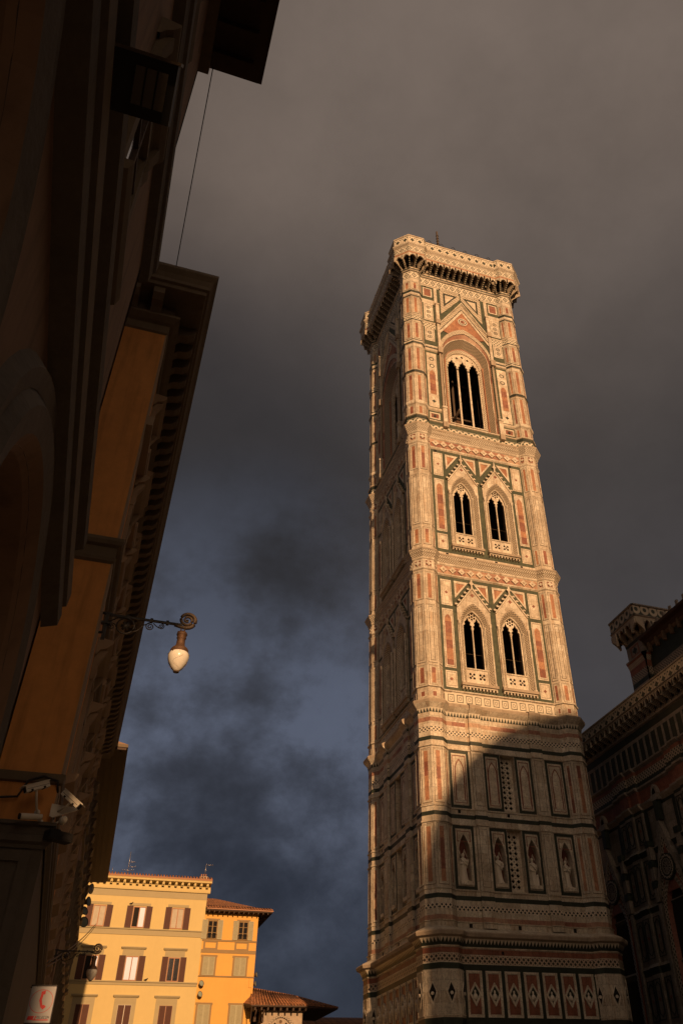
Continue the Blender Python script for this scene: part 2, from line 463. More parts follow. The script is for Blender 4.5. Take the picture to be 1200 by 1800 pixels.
# ================================================================== the campanile
C0 = 7.225
tower = thing('campanile', 'tall marble bell tower of white, green and pink with octagonal corner piers and arched windows', 'bell tower', (C0, C0, 0))
F0 = Fr((-C0, -C0), (1, 0))
W, G, DG, PK, RD, RB = 'white_marble', 'green_marble', 'dark_green_marble', 'pink_marble', 'red_marble', 'red_band'
WS = 'weathered_stone'
patmat('frieze_lozenge', p_loz(84.28, 1.3, .84)); patmat('frieze_pattern', p_loz(87.8, 1.0, .84))
patmat('parapet_star', p_star(89.6, 1.3, 1.0)); patmat('ring_frieze', p_rings(60.0, .66, .66), dark=(.05, .075, .045))
patmat('dentil_a', p_dent(.26, 12.85, .3), WH, (.03, .04, .03)); patmat('dentil_b', p_dent(.26, 28.98, .36))
patmat('dentil_c', p_check(.22), WH, (.16, .12, .08)); patmat('square_frieze', p_sq(30.42, .74, .80), dark=(.05, .05, .03))
patmat('ledge_pattern', p_lat(.42), WH, (.10, .10, .06))
# (z, e, pier material, wall material) of the segment above that point
PROF = [(0, .6, W, W), (1, .6, W, W), (1.05, .32, W, W), (3.4, .32, DG, DG), (3.8, .32, W, W), (4.0, .42, W, W), (4.2, .42, W, W), (4.25, .32, W, W),
 (7.8, .32, W, W), (7.85, .40, W, W), (8.0, .40, W, W), (8.05, .32, DG, DG), (8.5, .32, W, DG), (11.18, .32, DG, DG), (11.53, .32, W, W), (11.6, .32, 'lattice_band', 'lattice_band'),
 (12.03, .32, W, W), (12.10, .32, RD, RD), (12.42, .32, W, W), (12.48, .38, W, W), (12.54, .38, DG, DG), (12.70, .42, 'dentil_a', 'dentil_a'), (13.0, .58, WS, WS),
 (13.1, .80, WS, WS), (13.3, .86, WS, WS), (13.38, .82, W, W), (13.72, .06, W, W), (14.05, .04, W, W), (14.06, .10, W, W), (14.12, .10, W, W), (14.13, 0, RB, RB), (14.43, 0, W, W),
 (14.82, 0, 'trellis', 'trellis'), (15.13, 0, W, W), (15.46, 0, DG, DG), (15.76, 0, W, W), (16.05, 0, W, W), (16.06, .07, W, W), (16.15, .07, W, W), (16.16, 0, W, None),
 (20.5, 0, W, W), (20.51, .07, W, W), (20.62, .07, W, W), (20.63, 0, W, W), (20.97, 0, DG, DG), (21.27, 0, W, W), (21.62, 0, W, W), (21.63, .07, W, W), (21.72, .07, W, W), (21.73, 0, W, None),
 (26.1, 0, W, W), (26.11, .08, W, W), (26.22, .08, W, W), (26.23, 0, W, W), (26.57, 0, DG, DG), (26.88, 0, W, W), (27.26, 0, 'trellis', 'trellis'), (27.63, 0, W, W), (28.06, 0, RB, RB), (28.4, 0, W, W),
 (28.8, .02, 'dentil_b', 'dentil_b'), (29.15, .12, W, W), (29.35, .30, W, W), (29.5, .42, WS, WS), (29.68, .46, WS, WS), (29.75, .44, WS, WS), (29.95, .06, W, W), (30.0, 0, W, 'square_frieze'), (30.84, 0, W, W),
 (30.95, 0, W, W), (30.96, .10, W, W), (31.08, .10, W, W), (31.11, 0, W, None), (42.05, 0, W, W), (42.16, .09, W, W), (42.28, .09, W, W), (42.31, 0, W, RB), (43.15, 0, W, W), (43.25, .08, W, W), (43.4, .10, 'dentil_c', 'dentil_c'),
 (43.7, .22, W, W), (43.78, .30, 'dentil_c', 'dentil_c'), (43.98, .36, W, W), (44.05, .42, WS, WS), (44.16, .42, W, W), (44.24, .05, W, W), (44.62, .05, W, W), (44.66, 0, W, None),
 (57.1, 0, W, W), (57.25, .09, W, W), (57.4, .09, W, W), (57.43, 0, W, RB), (58.45, 0, W, W), (58.55, .08, W, W), (58.7, .12, 'dentil_c', 'dentil_c'), (58.95, .20, W, W), (59.05, .28, 'dentil_c', 'dentil_c'),
 (59.3, .36, W, W), (59.42, .46, WS, WS), (59.6, .46, W, W), (59.66, .12, 'ring_frieze', 'ring_frieze'), (60.36, .12, W, W), (60.42, .10, DG, G), (60.85, .10, W, W), (60.9, .18, W, W), (61.03, .18, W, W), (61.08, 0, W, None),
 (62.5, 0, W, None), (62.6, .09, W, None), (62.72, .14, W, None), (62.95, .14, W, None), (63.0, 0, W, None), (67.25, 0, W, None), (67.3, .08, DG, None), (67.55, .10, DG, None), (67.62, 0, W, None),
 (71.9, 0, W, None), (71.95, .06, DG, None), (72.15, .12, W, None), (72.35, .14, DG, None), (72.6, .05, W, None), (72.65, 0, W, None), (75.95, 0, DG, None), (76.05, .05, 'ledge_pattern', None), (76.65, .08, W, None), (76.75, .15, W, None), (76.9, .15, W, None), (76.98, 0, W, None),
 (80.2, .0, DG, None), (80.4, .03, W, None), (80.85, .05, DG, None), (81.25, .07, DG, None), (81.3, 0, W, None), (83.4, 0, W, W), (83.62, 0, 'frieze_lozenge', 'frieze_lozenge'), (84.95, 0, W, W), (85.0, .10, W, W), (85.1, .16, DG, DG), (85.28, .18, W, W), (85.34, 0, W, W), (87.2, 0, W, W), (88.9, 0, W, W), (89.0, -.4, W, W)]
OCT = tan(radians(22.5))
def oprof(mb, c, h0, prof):
    """octagonal lathe; prof (z, e, mat)"""
    for i in range(len(prof) - 1):
        (z0, e0, m), (z1, e1, _) = prof[i], prof[i + 1]
        for k in range(8):
            a = pi / 4 * k; N = Vector((cos(a), sin(a), 0)); U = Vector((-N.y, N.x, 0))
            q = []
            for z, e, sg in ((z0, e0, -1), (z0, e0, 1), (z1, e1, 1), (z1, e1, -1)):
                h = h0 + e; q.append((c + N * h + U * (sg * h * OCT)) + Vector((0, 0, z)))
            uv = [(-(h0 + e0) * OCT + 50, z0), ((h0 + e0) * OCT + 50, z0), ((h0 + e1) * OCT + 50, z1 if abs(z1 - z0) > .02 else z0 + abs(e1 - e0)), (-(h0 + e1) * OCT + 50, z1 if abs(z1 - z0) > .02 else z0 + abs(e1 - e0))]
            mb.face(q, m, uv)
def wprof(mb, F, u0, u1, prof, base=-.5, add=0.0, caps=False):
    for i in range(len(prof) - 1):
        (z0, e0, m), (z1, e1, _) = prof[i], prof[i + 1]
        if m is None: continue
        d0, d1 = base + e0 + add, base + e1 + add
        mb.face([F.p(u0, z0, d0), F.p(u1, z0, d0), F.p(u1, z1, d1), F.p(u0, z1, d1)], m, [(u0, z0), (u1, z0), (u1, z1), (u0, z1)])
        if caps and z1 > z0:
            mb.face([F.p(u0, z0, base), F.p(u0, z0, d0), F.p(u0, z1, d1), F.p(u0, z1, base)], m)
            mb.face([F.p(u1, z0, d0), F.p(u1, z0, base), F.p(u1, z1, base), F.p(u1, z1, d1)], m)
# ---- corner pier
PC = Vector((-C0 + 1.21, -C0 + 1.21, 0))
mb = MB(); oprof(mb, PC, 1.21, [(z, e, m) for z, e, m, _ in PROF])
EXT = [(-pi / 2, 0), (-pi * 3 / 4, 0), (pi, 0), (-pi / 4, -.13), (pi * 3 / 4, .13)]   # exposed facets
def facet(a, h=1.21):
    N = Vector((cos(a), sin(a), 0)); return Fr((PC + N * h)[:2], (-N.y, N.x))
PPAN = [(81.65, 82.78, 1), (77.35, 79.95, 1), (73.0, 75.45, 1), (67.85, 71.25, 1), (63.2, 66.9, 1), (61.25, 62.25, 1), (53.9, 56.75, 1), (47.3, 52.95, 0), (45.0, 46.55, 1),
        (39.2, 41.7, 1), (33.25, 38.4, 0), (31.3, 32.65, 1), (22.05, 25.75, 1), (16.5, 20.2, 1)]
for a, off in EXT:
    F = facet(a); nar = .62 if off else 1.0; U0 = off * (1 if a < 0 else 1)
    uo = -.12 if a == -pi / 4 else (.12 if a == pi * 3 / 4 else 0)
    for z0, z1, red in PPAN:
        hw = .34 * nar
        mb.ring(F, uo - hw, uo + hw, z0 - .14, z1 + .14, .045, 0, .03, 'pale_marble')
        mb.ring(F, uo - hw - .05, uo + hw + .05, z0 - .19, z1 + .19, .02, 0, .012, 'joint_shade')
        if red:
            hr = .17 * nar; mb.ring(F, uo - hr - .03, uo + hr + .03, z0 - .03, z1 + .03, .03, 0, .016, 'pale_marble')
            zz_ = z0; i = 0
            rng = random.Random(int(z0 * 10 + a * 3))
            while zz_ < z1 - .01:
                st = min(z1 - zz_, rng.uniform(.7, 1.6)); mb.rect(F, uo - hr, uo + hr, zz_, zz_ + st, .007, rng.choice([PK, PK, RD])); zz_ += st
        else:
            mb.ring(F, uo - .2 * nar, uo + .2 * nar, z0 + .05, z1 - .05, .03, 0, .014, 'joint_shade')
    hw = .26 * nar
    for z0, z1 in ((57.55, 58.42), (42.4, 43.1), (30.1, 30.62)):
        if z0 < 31: mb.panel(F, uo - .22 * nar, uo + .22 * nar, z0, z1, .06, 0, 'pale_marble', RD, rim=.02); continue
        mb.panel(F, uo - hw - .08, uo + hw + .08, z0, z1, .07, 0, 'pale_marble', RD, rim=.03)
        zc = (z0 + z1) / 2; r = .24 * nar
        mb.plate(F, quatre(uo, zc, r * .9), [], .01, .09, 'pale_marble')
    # base: dark lozenge in a white field
    Fb = facet(a, 1.53); 
    mb.ring(Fb, uo - .5 * nar, uo + .5 * nar, 8.62, 11.1, .05, 0, .03, 'pale_marble')
    zc = 9.8; 
    mb.plate(Fb, [(uo - .34 * nar, zc), (uo, zc - .72), (uo + .34 * nar, zc), (uo, zc + .72)], [], 0, .05, 'pale_marble')
    mb.face([Fb.p(uo - .25 * nar, zc + .1, .055), Fb.p(uo, zc - .45, .055), Fb.p(uo + .25 * nar, zc + .1, .055), Fb.p(uo, zc + .62, .055)], 'void_dark')
    mb.plate(Fb, circ(uo, zc + .02, .10), [], .05, .12, 'statue_marble')
# gallery head of the pier: corbels, arches, frieze, parapet
def arcade(mb, F, u0, n, pitch, dw, do, z0=85.3, zs=86.2, zt=87.0, w=.17, conv=1.0):
    """n arches of a corbelled arcade from wall distance dw to front do"""
    for i in range(n + 1):
        u = u0 + i * pitch; uq = lambda u_, d_: u_ * (conv + (1 - conv) * min(1, max(0, (d_ - dw) / (do - dw))))
        prof = [(dw, z0), (dw + .12, z0 + .02)]
        for k in range(12):
            t = k / 11; prof.append((dw + .12 + (do - dw - .12) * (t ** 1.15), z0 + .1 + (zs - z0 - .1) * t ** .85))
        prof += [(do, zt), (dw, zt)]
        for k in range(len(prof)):
            (a0, b0), (a1, b1) = prof[k], prof[(k + 1) % len(prof)]
            mt = DG if (k % 2 and k < 13) else W
            mb.face([F.p(uq(u, a0) - w / 2, b0, a0), F.p(uq(u, a0) + w / 2, b0, a0), F.p(uq(u, a1) + w / 2, b1, a1), F.p(uq(u, a1) - w / 2, b1, a1)], mt)
        for sg in (-1, 1): mb.face([F.p(uq(u, a) + sg * w / 2, b, a) for a, b in (prof if sg > 0 else prof[::-1])], 'mosaic')
    for i in range(n):
        uc = u0 + (i + .5) * pitch; a = pitch / 2 - w / 2
        arch = parch(uc, zs - .05, a, .62, 5)
        mb.rect(F, uc - a, uc + a, (z0 + zs) / 2 + .05, zt, dw + .01, 'void_dark' if dw < 0 or True else W)  # wall between the corbels coloured near black, painted shade under the gallery
        out = [(uc - pitch / 2, zs - .05)] + arch + [(uc + pitch / 2, zs - .05), (uc + pitch / 2, zt), (uc - pitch / 2, zt)]
        mb.plate(F, out, [], do - .16, do, W, outside=True)
        mb.face([F.p(uc - pitch / 2, zt - .06, dw), F.p(uc + pitch / 2, zt - .06, dw), F.p(uc + pitch / 2, zt - .06, do), F.p(uc - pitch / 2, zt - .06, do)], 'inner_stone')
GAL = [(86.98, 1.15, PK), (87.22, 1.15, W), (87.3, 1.17, 'frieze_pattern'), (88.3, 1.17, W), (88.4, 1.22, 'dentil_c'), (88.6, 1.34, W), (88.72, 1.40, W), (88.86, 1.40, W), (88.92, 1.17, 'parapet_star'), (90.28, 1.17, W), (90.30, 1.24, W), (90.5, 1.24, W), (90.52, .8, W), (88.9, .8, W)]
oprof(mb, PC, 1.21, [(86.98, .0, W)] + GAL)
for a, off in EXT:
    arcade(mb, facet(a), -2.36 * OCT, 2, 2.36 * OCT, 0, 1.15, conv=.52, w=.15)
pier = mb.build('corner_pier', tower)
piers = [pier] + [dup(pier, tower, rz=pi / 2 * k) for k in (1, 2, 3)]
# ---- statues placed later; walls
U0, U1 = 2.24, 12.21
mir = lambda u: 14.45 - u
wallP = [(z, e, m) for z, e, _, m in PROF]
mb = MB()
seg = []
for i in range(len(wallP) - 1):
    if wallP[i][2] is not None: wprof(mb, F0, U0, U1, wallP[i:i + 2])
# pilasters
for ua, ub in ((4.10, 5.10), (mir(5.10), mir(4.10))):
    pp = [(z, e, (m or W)) for z, e, m in wallP if 13.72 <= z <= 29.96]
    wprof(mb, F0, ua, ub, pp, add=.20, caps=True)
    for z0, z1 in ((16.4, 20.25), (22.0, 25.85)):
        mb.ring(F0, ua + .22, ub - .22, z0, z1, .04, -.3, -.28, 'pale_marble'); mb.ring(F0, ua + .18, ub - .18, z0 - .05, z1 + .05, .02, -.3, -.288, 'joint_shade')
NICHE = [(2.27, 3.93), (5.14, 6.59)]; NICHE += [(mir(b), mir(a)) for a, b in NICHE[::-1]]
SL0, SL1 = 6.62, 7.83
def nichearch(uc, zb, n=7): return parch(uc, zb + 2.45, .44, 1.28, n, zb=zb + .55)
for lvl, z0, z1 in ((0, 16.16, 20.5), (1, 21.73, 26.1)):
    holes = [[(SL0, z0 + .04), (SL1, z0 + .04), (SL1, z1 - .02), (SL0, z1 - .02)]]
    if lvl == 0: holes += [nichearch((a + b) / 2 - .02 * 0, z0) for a, b in NICHE]
    mb.plate(F0, [(U0, z0), (U1, z0), (U1, z1), (U0, z1)], holes, -1.1, -.5, W, outside=False)
    for a, b in NICHE:
        mb.ring(F0, a, b, z0 + .02, z1 - .02, .21, -.5, -.492, DG)
        ia, ib = a + .21, b - .21; iz0, iz1 = z0 + .30, z1 - .32; uc = (a + b) / 2
        mb.ring(F0, ia, ib, iz0, iz1, .07, -.5, -.46, 'pale_marble')
        if lvl:
            A = parch(uc, z0 + 2.75, .40, 1.0, 8, zb=iz0 + .25); B = parch(uc, z0 + 2.75, .31, .86, 8, zb=iz0 + .34)
            mb.ring(F0, ia + .08, ib - .08, iz0 + .07, iz1 - .07, .06, -.5, -.488, RD)
            mb.strip(F0, A, B, -.484, -.484, RD); 
            mb.face([F0.p(x, z, -.488) for x, z in reversed(B)], 'pale_marble', [(x, z) for x, z in reversed(B)])
        else:
            mb.ring(F0, ia + .08, ib - .08, iz0 + 2.9, iz1 - .05, .06, -.5, -.488, RD)
            A = parch(uc, z0 + 2.45, .52, 1.42, 8, zb=z0 + .45); B = nichearch(uc, z0, 8)
            B = parch(uc, z0 + 2.45, .44, 1.28, 8, zb=z0 + .45)
            mb.strip(F0, A, B, -.44, -.46, 'pale_marble'); mb.strip(F0, A, A, -.5, -.44, 'pale_marble')
            mb.face([F0.p(x, z, -1.08) for x, z in nichearch(uc, z0, 8)], 'niche_red')
            mb.box(F0, uc - .44, uc + .44, z0 + .30, z0 + .56, -1.08, -.40, 'pale_marble')
            for sg in (-1, 1):   # little gabled canopy behind the head
                mb.plate(F0, [(uc + sg * .03, z0 + 2.3), (uc + sg * .2, z0 + 2.85), (uc + sg * .40, z0 + 2.3), (uc + sg * .36, z0 + 2.3), (uc + sg * .2, z0 + 2.7), (uc + sg * .07, z0 + 2.3)], [], -1.06, -.98, 'pale_marble')
            for sg in (-1, 1): mb.lathe(F0.p(uc + sg * .47, 0, -.43), [(.05, z0 + .55), (.04, z0 + .6), (.04, z0 + 2.3), (.075, z0 + 2.4), (.075, z0 + 2.5)], 'pale_marble', 6)
    # pierced stone lattice in the central slot
    hs = []; n = 10; p = (z1 - z0 - .5) / n
    for i in range(n):
        zc = z0 + .3 + (i + .5) * p
        for sg in (-1, 1): hs.append(quatre((SL0 + SL1) / 2 + sg * .215, zc, .125, 12))
        if i < n - 1: hs.append([((SL0 + SL1) / 2, zc + p / 2 - .07), ((SL0 + SL1) / 2 + .06, zc + p / 2), ((SL0 + SL1) / 2, zc + p / 2 + .07), ((SL0 + SL1) / 2 - .06, zc + p / 2)])
    mb.plate(F0, [(SL0, z0), (SL1, z0), (SL1, z1), (SL0, z1)], hs, -1.1, -1.0, 'pale_marble', outside=False)
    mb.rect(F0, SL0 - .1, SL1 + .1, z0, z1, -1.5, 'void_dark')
# putlog holes
for (u, z, h) in [(2.9, 21.48, .24), (6.9, 21.48, .24), (9.9, 21.48, .24), (3.2, 13.88, .26), (6.9, 13.88, .26), (11.2, 13.88, .26), (5.3, 12.25, .2), (2.75, 56.92, .3), (7.25, 56.92, .3), (11.0, 56.92, .3), (3.3, 44.45, .28), (6.1, 44.45, .28), (8.2, 44.45, .28), (10.8, 44.45, .28),
                  (4.6, 83.5, .22), (7.2, 83.5, .22), (9.9, 83.5, .22), (2.75, 83.3, .24), (11.6, 83.3, .24)]:
    ee = .006
    for i in range(len(wallP) - 1):
        if wallP[i][0] <= z < wallP[i + 1][0]: ee += max(wallP[i][1], wallP[i + 1][1]); break
    mb.rect(F0, u - h * .45, u + h * .45, z - h / 2, z + h / 2, -.5 + ee, 'void_dark')
# raised flowers of the two pink friezes
for zc, r in ((57.94, .34), (42.73, .30)):
    n = 11
    for i in range(n):
        u = U0 + .55 + (U1 - U0 - 1.1) * i / (n - 1)
        mb.plate(F0, quatre(u, zc, r * .95, 12), [], -.5, -.38, 'pale_marble'); mb.plate(F0, circ(u, zc, .1, 6), [], -.38, -.32, W)
# level bodies with window openings -------------------------------------------------
BI = {4: dict(zb=45.1, zp=45.95, zs=47.13, zc=51.55, zr=52.92, zo=54.15, za=55.65, zf=56.95, p=[(53.75, 56.7), (47.0, 53.3), (45.0, 46.7)], tri=(56.66, 54.68), z=(44.66, 57.1)),
      3: dict(zb=31.35, zp=32.1, zs=33.25, zc=37.27, zr=38.47, zo=39.6, za=41.07, zf=42.0, p=[(39.06, 41.68), (33.1, 38.7), (31.35, 32.83)], tri=(41.68, 39.89), z=(31.11, 42.05))}
UC = (5.38, mir(5.38))
def tri(mb, F, pts, d):
    cx = sum(p[0] for p in pts) / 3; cz = sum(p[1] for p in pts) / 3
    k = .60; inn = [(cx + (a - cx) * k, cz + (b - cz) * k) for a, b in pts]
    mb.plate(F, pts, [inn], d, d + .05, 'pale_marble')
    mb.face([F.p(a, b, d + .01) for a, b in inn], PK, inn)
for lv, b in BI.items():
    holes = []
    for uc in UC: holes.append(parch(uc, b['zc'], 1.36, b['zo'] - b['zc'] - .1, 9, zb=b['zb'] + .3))
    z0, z1 = b['z']
    mb.plate(F0, [(U0, z0), (U1, z0), (U1, z1), (U0, z1)], holes, -1.3, -.5, G, outside=False, side=W)
    for m_ in (0, 1):
        f = (lambda u: u) if m_ == 0 else mir
        for j, (a, c_) in enumerate(b['p']):
            ua, ub = sorted((f(2.45), f(3.46)))
            mb.box(F0, ua, ub, a, c_, -.5, -.47, 'pale_marble'); mb.ring(F0, ua + .09, ub - .09, a + .12, c_ - .12, .025, -.47, -.46, 'joint_shade')
            uc = (ua + ub) / 2
            if j == 1:
                A = parch(uc, c_ - 1.05, .30, .5, 6, zb=a + .25)
                mb.face([F0.p(x, z, -.464) for x, z in reversed(A)], PK, [(x, z) for x, z in reversed(A)])
                zz_ = a + .25
                for q in range(3): mb.rect(F0, uc - .30, uc + .30, zz_ + q * 1.5, zz_ + q * 1.5 + (.5 + .3 * ((q + m_) % 3)), -.460, RD)
            else: mb.face([F0.p(x, z, -.464) for x, z in quatre(uc, (a + c_) / 2, .14, 12)], RD)
        zt, zb_ = b['tri']
        for pts in ([(3.74, zt), (3.76, zb_), (5.12, zt)], [(5.62, zt), (6.99, zb_), (7.01, zt)]):
            tri(mb, F0, [(f(x), z) for x, z in pts], -.5)
# trifora level
ZT = (61.08, 83.4)
A0 = parch(C0, 72.0, 2.98, 4.15, 16, zb=61.15)
mb.plate(F0, [(U0, ZT[0]), (U1, ZT[0]), (U1, ZT[1]), (U0, ZT[1])], [A0], -.9, -.5, G, outside=False, side=RD)
for m_ in (0, 1):
    f = (lambda u: u) if m_ == 0 else mir
    def R2(a, b_): return sorted((f(a), f(b_)))
    ua, ub = R2(2.38, 3.55)
    # column of panels
    mb.panel(F0, ua, ub, 81.41, 83.03, .16, -.5, 'pale_marble', RD, rim=.05)
    for a, c_ in ((77.11, 80.18), (73.56, 75.68)):
        mb.box(F0, ua, ub, a, c_, -.5, -.46, 'pale_marble'); mb.ring(F0, ua + .14, ub - .14, a + .16, c_ - .16, .03, -.46, -.45, DG)
        k = 3 if c_ - a > 2.5 else 2
        for q in range(k):
            zc = a + .35 + (c_ - a - .7) * (q + .5) / k
            mb.strip(F0, circ((ua + ub) / 2, zc, .26, 12) + [circ((ua + ub) / 2, zc, .26, 12)[0]], circ((ua + ub) / 2, zc, .18, 12) + [circ((ua + ub) / 2, zc, .18, 12)[0]], -.452, -.452, DG)
            mb.face([F0.p(x, z, -.45) for x, z in quatre((ua + ub) / 2, zc, .09, 8)], DG)
    mb.box(F0, ua, ub, 63.1, 71.45, -.5, -.46, 'pale_marble')
    uc = (ua + ub) / 2
    A = parch(uc, 68.1, .34, .62, 6, zb=65.0)
    mb.face([F0.p(x, z, -.452) for x, z in reversed(A)], PK, [(x, z) for x, z in reversed(A)]); mb.rect(F0, uc - .34, uc + .34, 65.5, 66.6, -.447, RD); mb.rect(F0, uc - .34, uc + .34, 67.2, 68.0, -.447, RD)
    for zc in (69.4, 70.5):
        mb.strip(F0, circ(uc, zc, .3, 12) + [circ(uc, zc, .3, 12)[0]], circ(uc, zc, .2, 12) + [circ(uc, zc, .2, 12)[0]], -.452, -.452, DG)
    mb.face([F0.p(x, z, -.45) for x, z in quatre(uc, 63.95, .2, 10)], DG)
    mb.panel(F0, ua, ub, 61.33, 62.25, .16, -.5, 'pale_marble', RD, rim=.05); mb.plate(F0, circ(uc, 61.78, .16, 8), [], -.5, -.42, DG)
    # ledges of the column
    ea, eb = R2(U0, 3.75)
    for prof in ([(62.5, 0, W), (62.6, .09, W), (62.72, .14, W), (62.9, .14, W), (62.95, 0, W)], [(71.8, 0, W), (71.9, .1, W), (72.2, .1, DG), (72.4, .12, W), (72.7, .12, W), (72.75, 0, W)],
                 [(75.75, 0, 'ledge_pattern'), (76.5, .06, W), (76.6, .12, W), (76.75, .12, W), (76.8, 0, W)], [(80.2, 0, W), (80.9, .03, W), (80.95, 0, W)]):
        wprof(mb, F0, ea, eb, prof)
    # strips beside the central bay
    sa, sb = R2(3.76, 4.14)
    mb.box(F0, sa, sb, 80.2, 83.3, -.5, -.40, 'pale_marble')
    ca, cb = R2(3.80, 4.2)
    mb.box(F0, ca, cb, 77.35, 80.0, -.5, -.12, 'pale_marble'); mb.box(F0, ca - .06, cb + .06, 80.0, 80.2, -.5, -.06, W)
    mb.box(F0, ca - .08, cb + .08, 76.6, 77.3, -.5, -.06, WS)
    mb.box(F0, ca + .04, cb - .04, 72.5, 76.6, -.5, -.20, 'pale_marble')
    mb.box(F0, ca - .08, cb + .08, 71.6, 72.5, -.5, -.06, WS)
    mb.box(F0, ca - .03, cb + .03, 60.9, 62.9, -.5, -.08, 'pale_marble'); mb.box(F0, ca - .08, cb + .08, 62.9, 63.15, -.5, -.02, W); mb.box(F0, ca - .08, cb + .08, 60.2, 60.9, -.5, -.02, WS)
    # upper triangles
    pts = [(f(5.0), 82.9), (f(5.0), 80.35), (f(6.85), 82.9)]
    k = [(f(4.55), 83.25), (f(4.55), 78.6), (f(4.85), 79.2), (f(4.85), 79.9), (f(7.0), 83.25)]
    k = [(f(4.62), 83.3), (f(4.62), 78.9), (f(7.15), 82.4), (f(7.15), 83.3)]
    mb.plate(F0, k, [pts], -.5, -.465, 'mosaic_light')
    cx = sum(p[0] for p in pts) / 3; cz = sum(p[1] for p in pts) / 3
    mb.ring(F0, *sorted((f(4.58), f(4.62))), 79, 83.3, .02, -.5, -.46, W)
    mb.face([F0.p(a, b_, -.49) for a, b_ in pts], DG); q = [(cx + (a - cx) * .62, cz + (b_ - cz) * .62) for a, b_ in pts]
    mb.plate(F0, q, [], -.49, -.45, 'pale_marble')
wall = mb.build('wall', tower)
walls = [wall] + [dup(wall, tower, rz=pi / 2 * k) for k in (1, 2, 3)]
def four(o):
    return [o] + [dup(o, tower, rz=pi / 2 * k) for k in (1, 2, 3)]
# ---- cornice gallery between the piers
mb = MB()
ga, gb = 2.42, 12.03; n = 12; pt = (gb - ga - .3) / n
arcade(mb, F0, ga + .15, n, pt, -.5, .72)
wprof(mb, F0, 2.0, 12.45, [(z, e, m) for z, e, m in [(86.98, -.43 + 1.15, PK)] + [(z_, e_ - .43, m_2) for z_, e_, m_2 in GAL[1:-2]]], base=0.0)
mb.box(F0, 2.0, 12.45, 88.9, 90.52, .35, .40, W, back=True)
mb.face([F0.p(2, 86.96, -.5), F0.p(12.45, 86.96, -.5), F0.p(12.45, 86.96, .72), F0.p(2, 86.96, .72)], 'inner_stone')
mb.face([F0.p(2, 88.95, -2.5), F0.p(12.45, 88.95, -2.5), F0.p(12.45, 88.95, .4), F0.p(2, 88.95, .4)], 'inner_stone')
four(mb.build('gallery', tower))
mb = MB()
pts = [F0.p(u, 91.0, .55) for u in (.2, 14.25)]; mb.tube(pts, .02, 'black_iron', 5)
for i in range(14):
    u = .3 + i * 13.85 / 13; mb.tube([F0.p(u, 90.4, .55), F0.p(u, 91.0, .55)], .014, 'black_iron', 4)
for i in range(1, 7):
    u = 1.6 + i * 1.62; mb.tube([F0.p(u - .2, 90.5, .62), F0.p(u - .22, 91.15, .62), F0.p(u, 91.35, .62), F0.p(u + .22, 91.15, .62), F0.p(u + .2, 90.5, .62)], .035, 'black_iron', 5)
four(mb.build('railing', tower))
mb = MB(); mb.tube([(-1.15, -4.2, 88), (-1.12, -4.2, 96), (-1.18, -4.2, 99.6)], .13, 'warm_iron', 7)
for i in range(12): mb.tube([(-1.15, -4.2, 92 + i * .6), (-1.15, -4.2, 92.12 + i * .6)], .19, 'warm_iron', 7)
mb.build('mast', tower)
mb = MB(); mb.lathe((0, 0, 0), [(6.3, 88.95), (0, 89.4)], 'roof_tile', 4)
mb.build('roof', tower)
mb = MB()
for z in (30.6, 44.3, 58.5, 88.6): mb.box(Fr((-6.0, -6.0), (1, 0)), 0, 12.0, z, z + .3, -12.0, 0, 'inner_stone', back=True)
for k in range(4):
    a = k * pi / 2; Fk = Fr((Matrix.Rotation(a, 2) @ Vector((-C0, -C0)))[:], (cos(a), sin(a)))
    for (z0, z1) in ((28.5, 44.6), (44.6, 58.8), (58.8, 88.6)):
        hl = []
        if z1 == 44.6: hl = [[(u - 1.15, 32), (u + 1.15, 32), (u + 1.15, 39.5), (u - 1.15, 39.5)] for u in UC]
        elif z1 == 58.8: hl = [[(u - 1.15, 45.9), (u + 1.15, 45.9), (u + 1.15, 54), (u - 1.15, 54)] for u in UC]
        else: hl = [[(C0 - 2.5, 61), (C0 + 2.5, 61), (C0 + 2.5, 76), (C0 - 2.5, 76)]]
        mb.plate(Fk, [(1.5, z0), (12.95, z0), (12.95, z1), (1.5, z1)], hl, -1.9, -1.6, 'inner_stone', outside=False)
        mb.plate(Fk, [(2.0, z0), (12.45, z0), (12.45, z1), (2.0, z1)], hl, -1.95, -1.9, 'inner_stone', outside=False)
mb.build('core_wall', tower)
# bell frame inside the belfry
mb = MB()
for x in (-3.2, 0, 3.2):
    for y in (-2.5, 2.5): mb.tube([(x, y, 58.8), (x, y, 74)], .16, 'warm_iron', 6)
    mb.tube([(x, -4, 66.5), (x, 4, 66.5)], .16, 'warm_iron', 6); mb.tube([(x, -4, 74), (x, 4, 74)], .16, 'warm_iron', 6)
for y in (-2.5, 2.5):
    mb.tube([(-5, y, 66.5), (5, y, 66.5)], .14, 'warm_iron', 6); mb.tube([(-3.2, y, 62), (0, y, 66)], .08, 'warm_iron', 5); mb.tube([(0, y, 62), (-3.2, y, 66)], .08, 'warm_iron', 5)
    mb.tube([(-5, y, 72), (5, y, 72)], .14, 'dark_wood', 6)
mb.build('bell_frame', tower)
mb = MB(); mb.lathe((1.4, 0, 67.2), [(0, 1.9), (.35, 1.85), (.6, 1.5), (.7, .9), (.95, .3), (1.15, 0), (1.0, 0)], 'bronze', 16); mb.build('bell', tower)

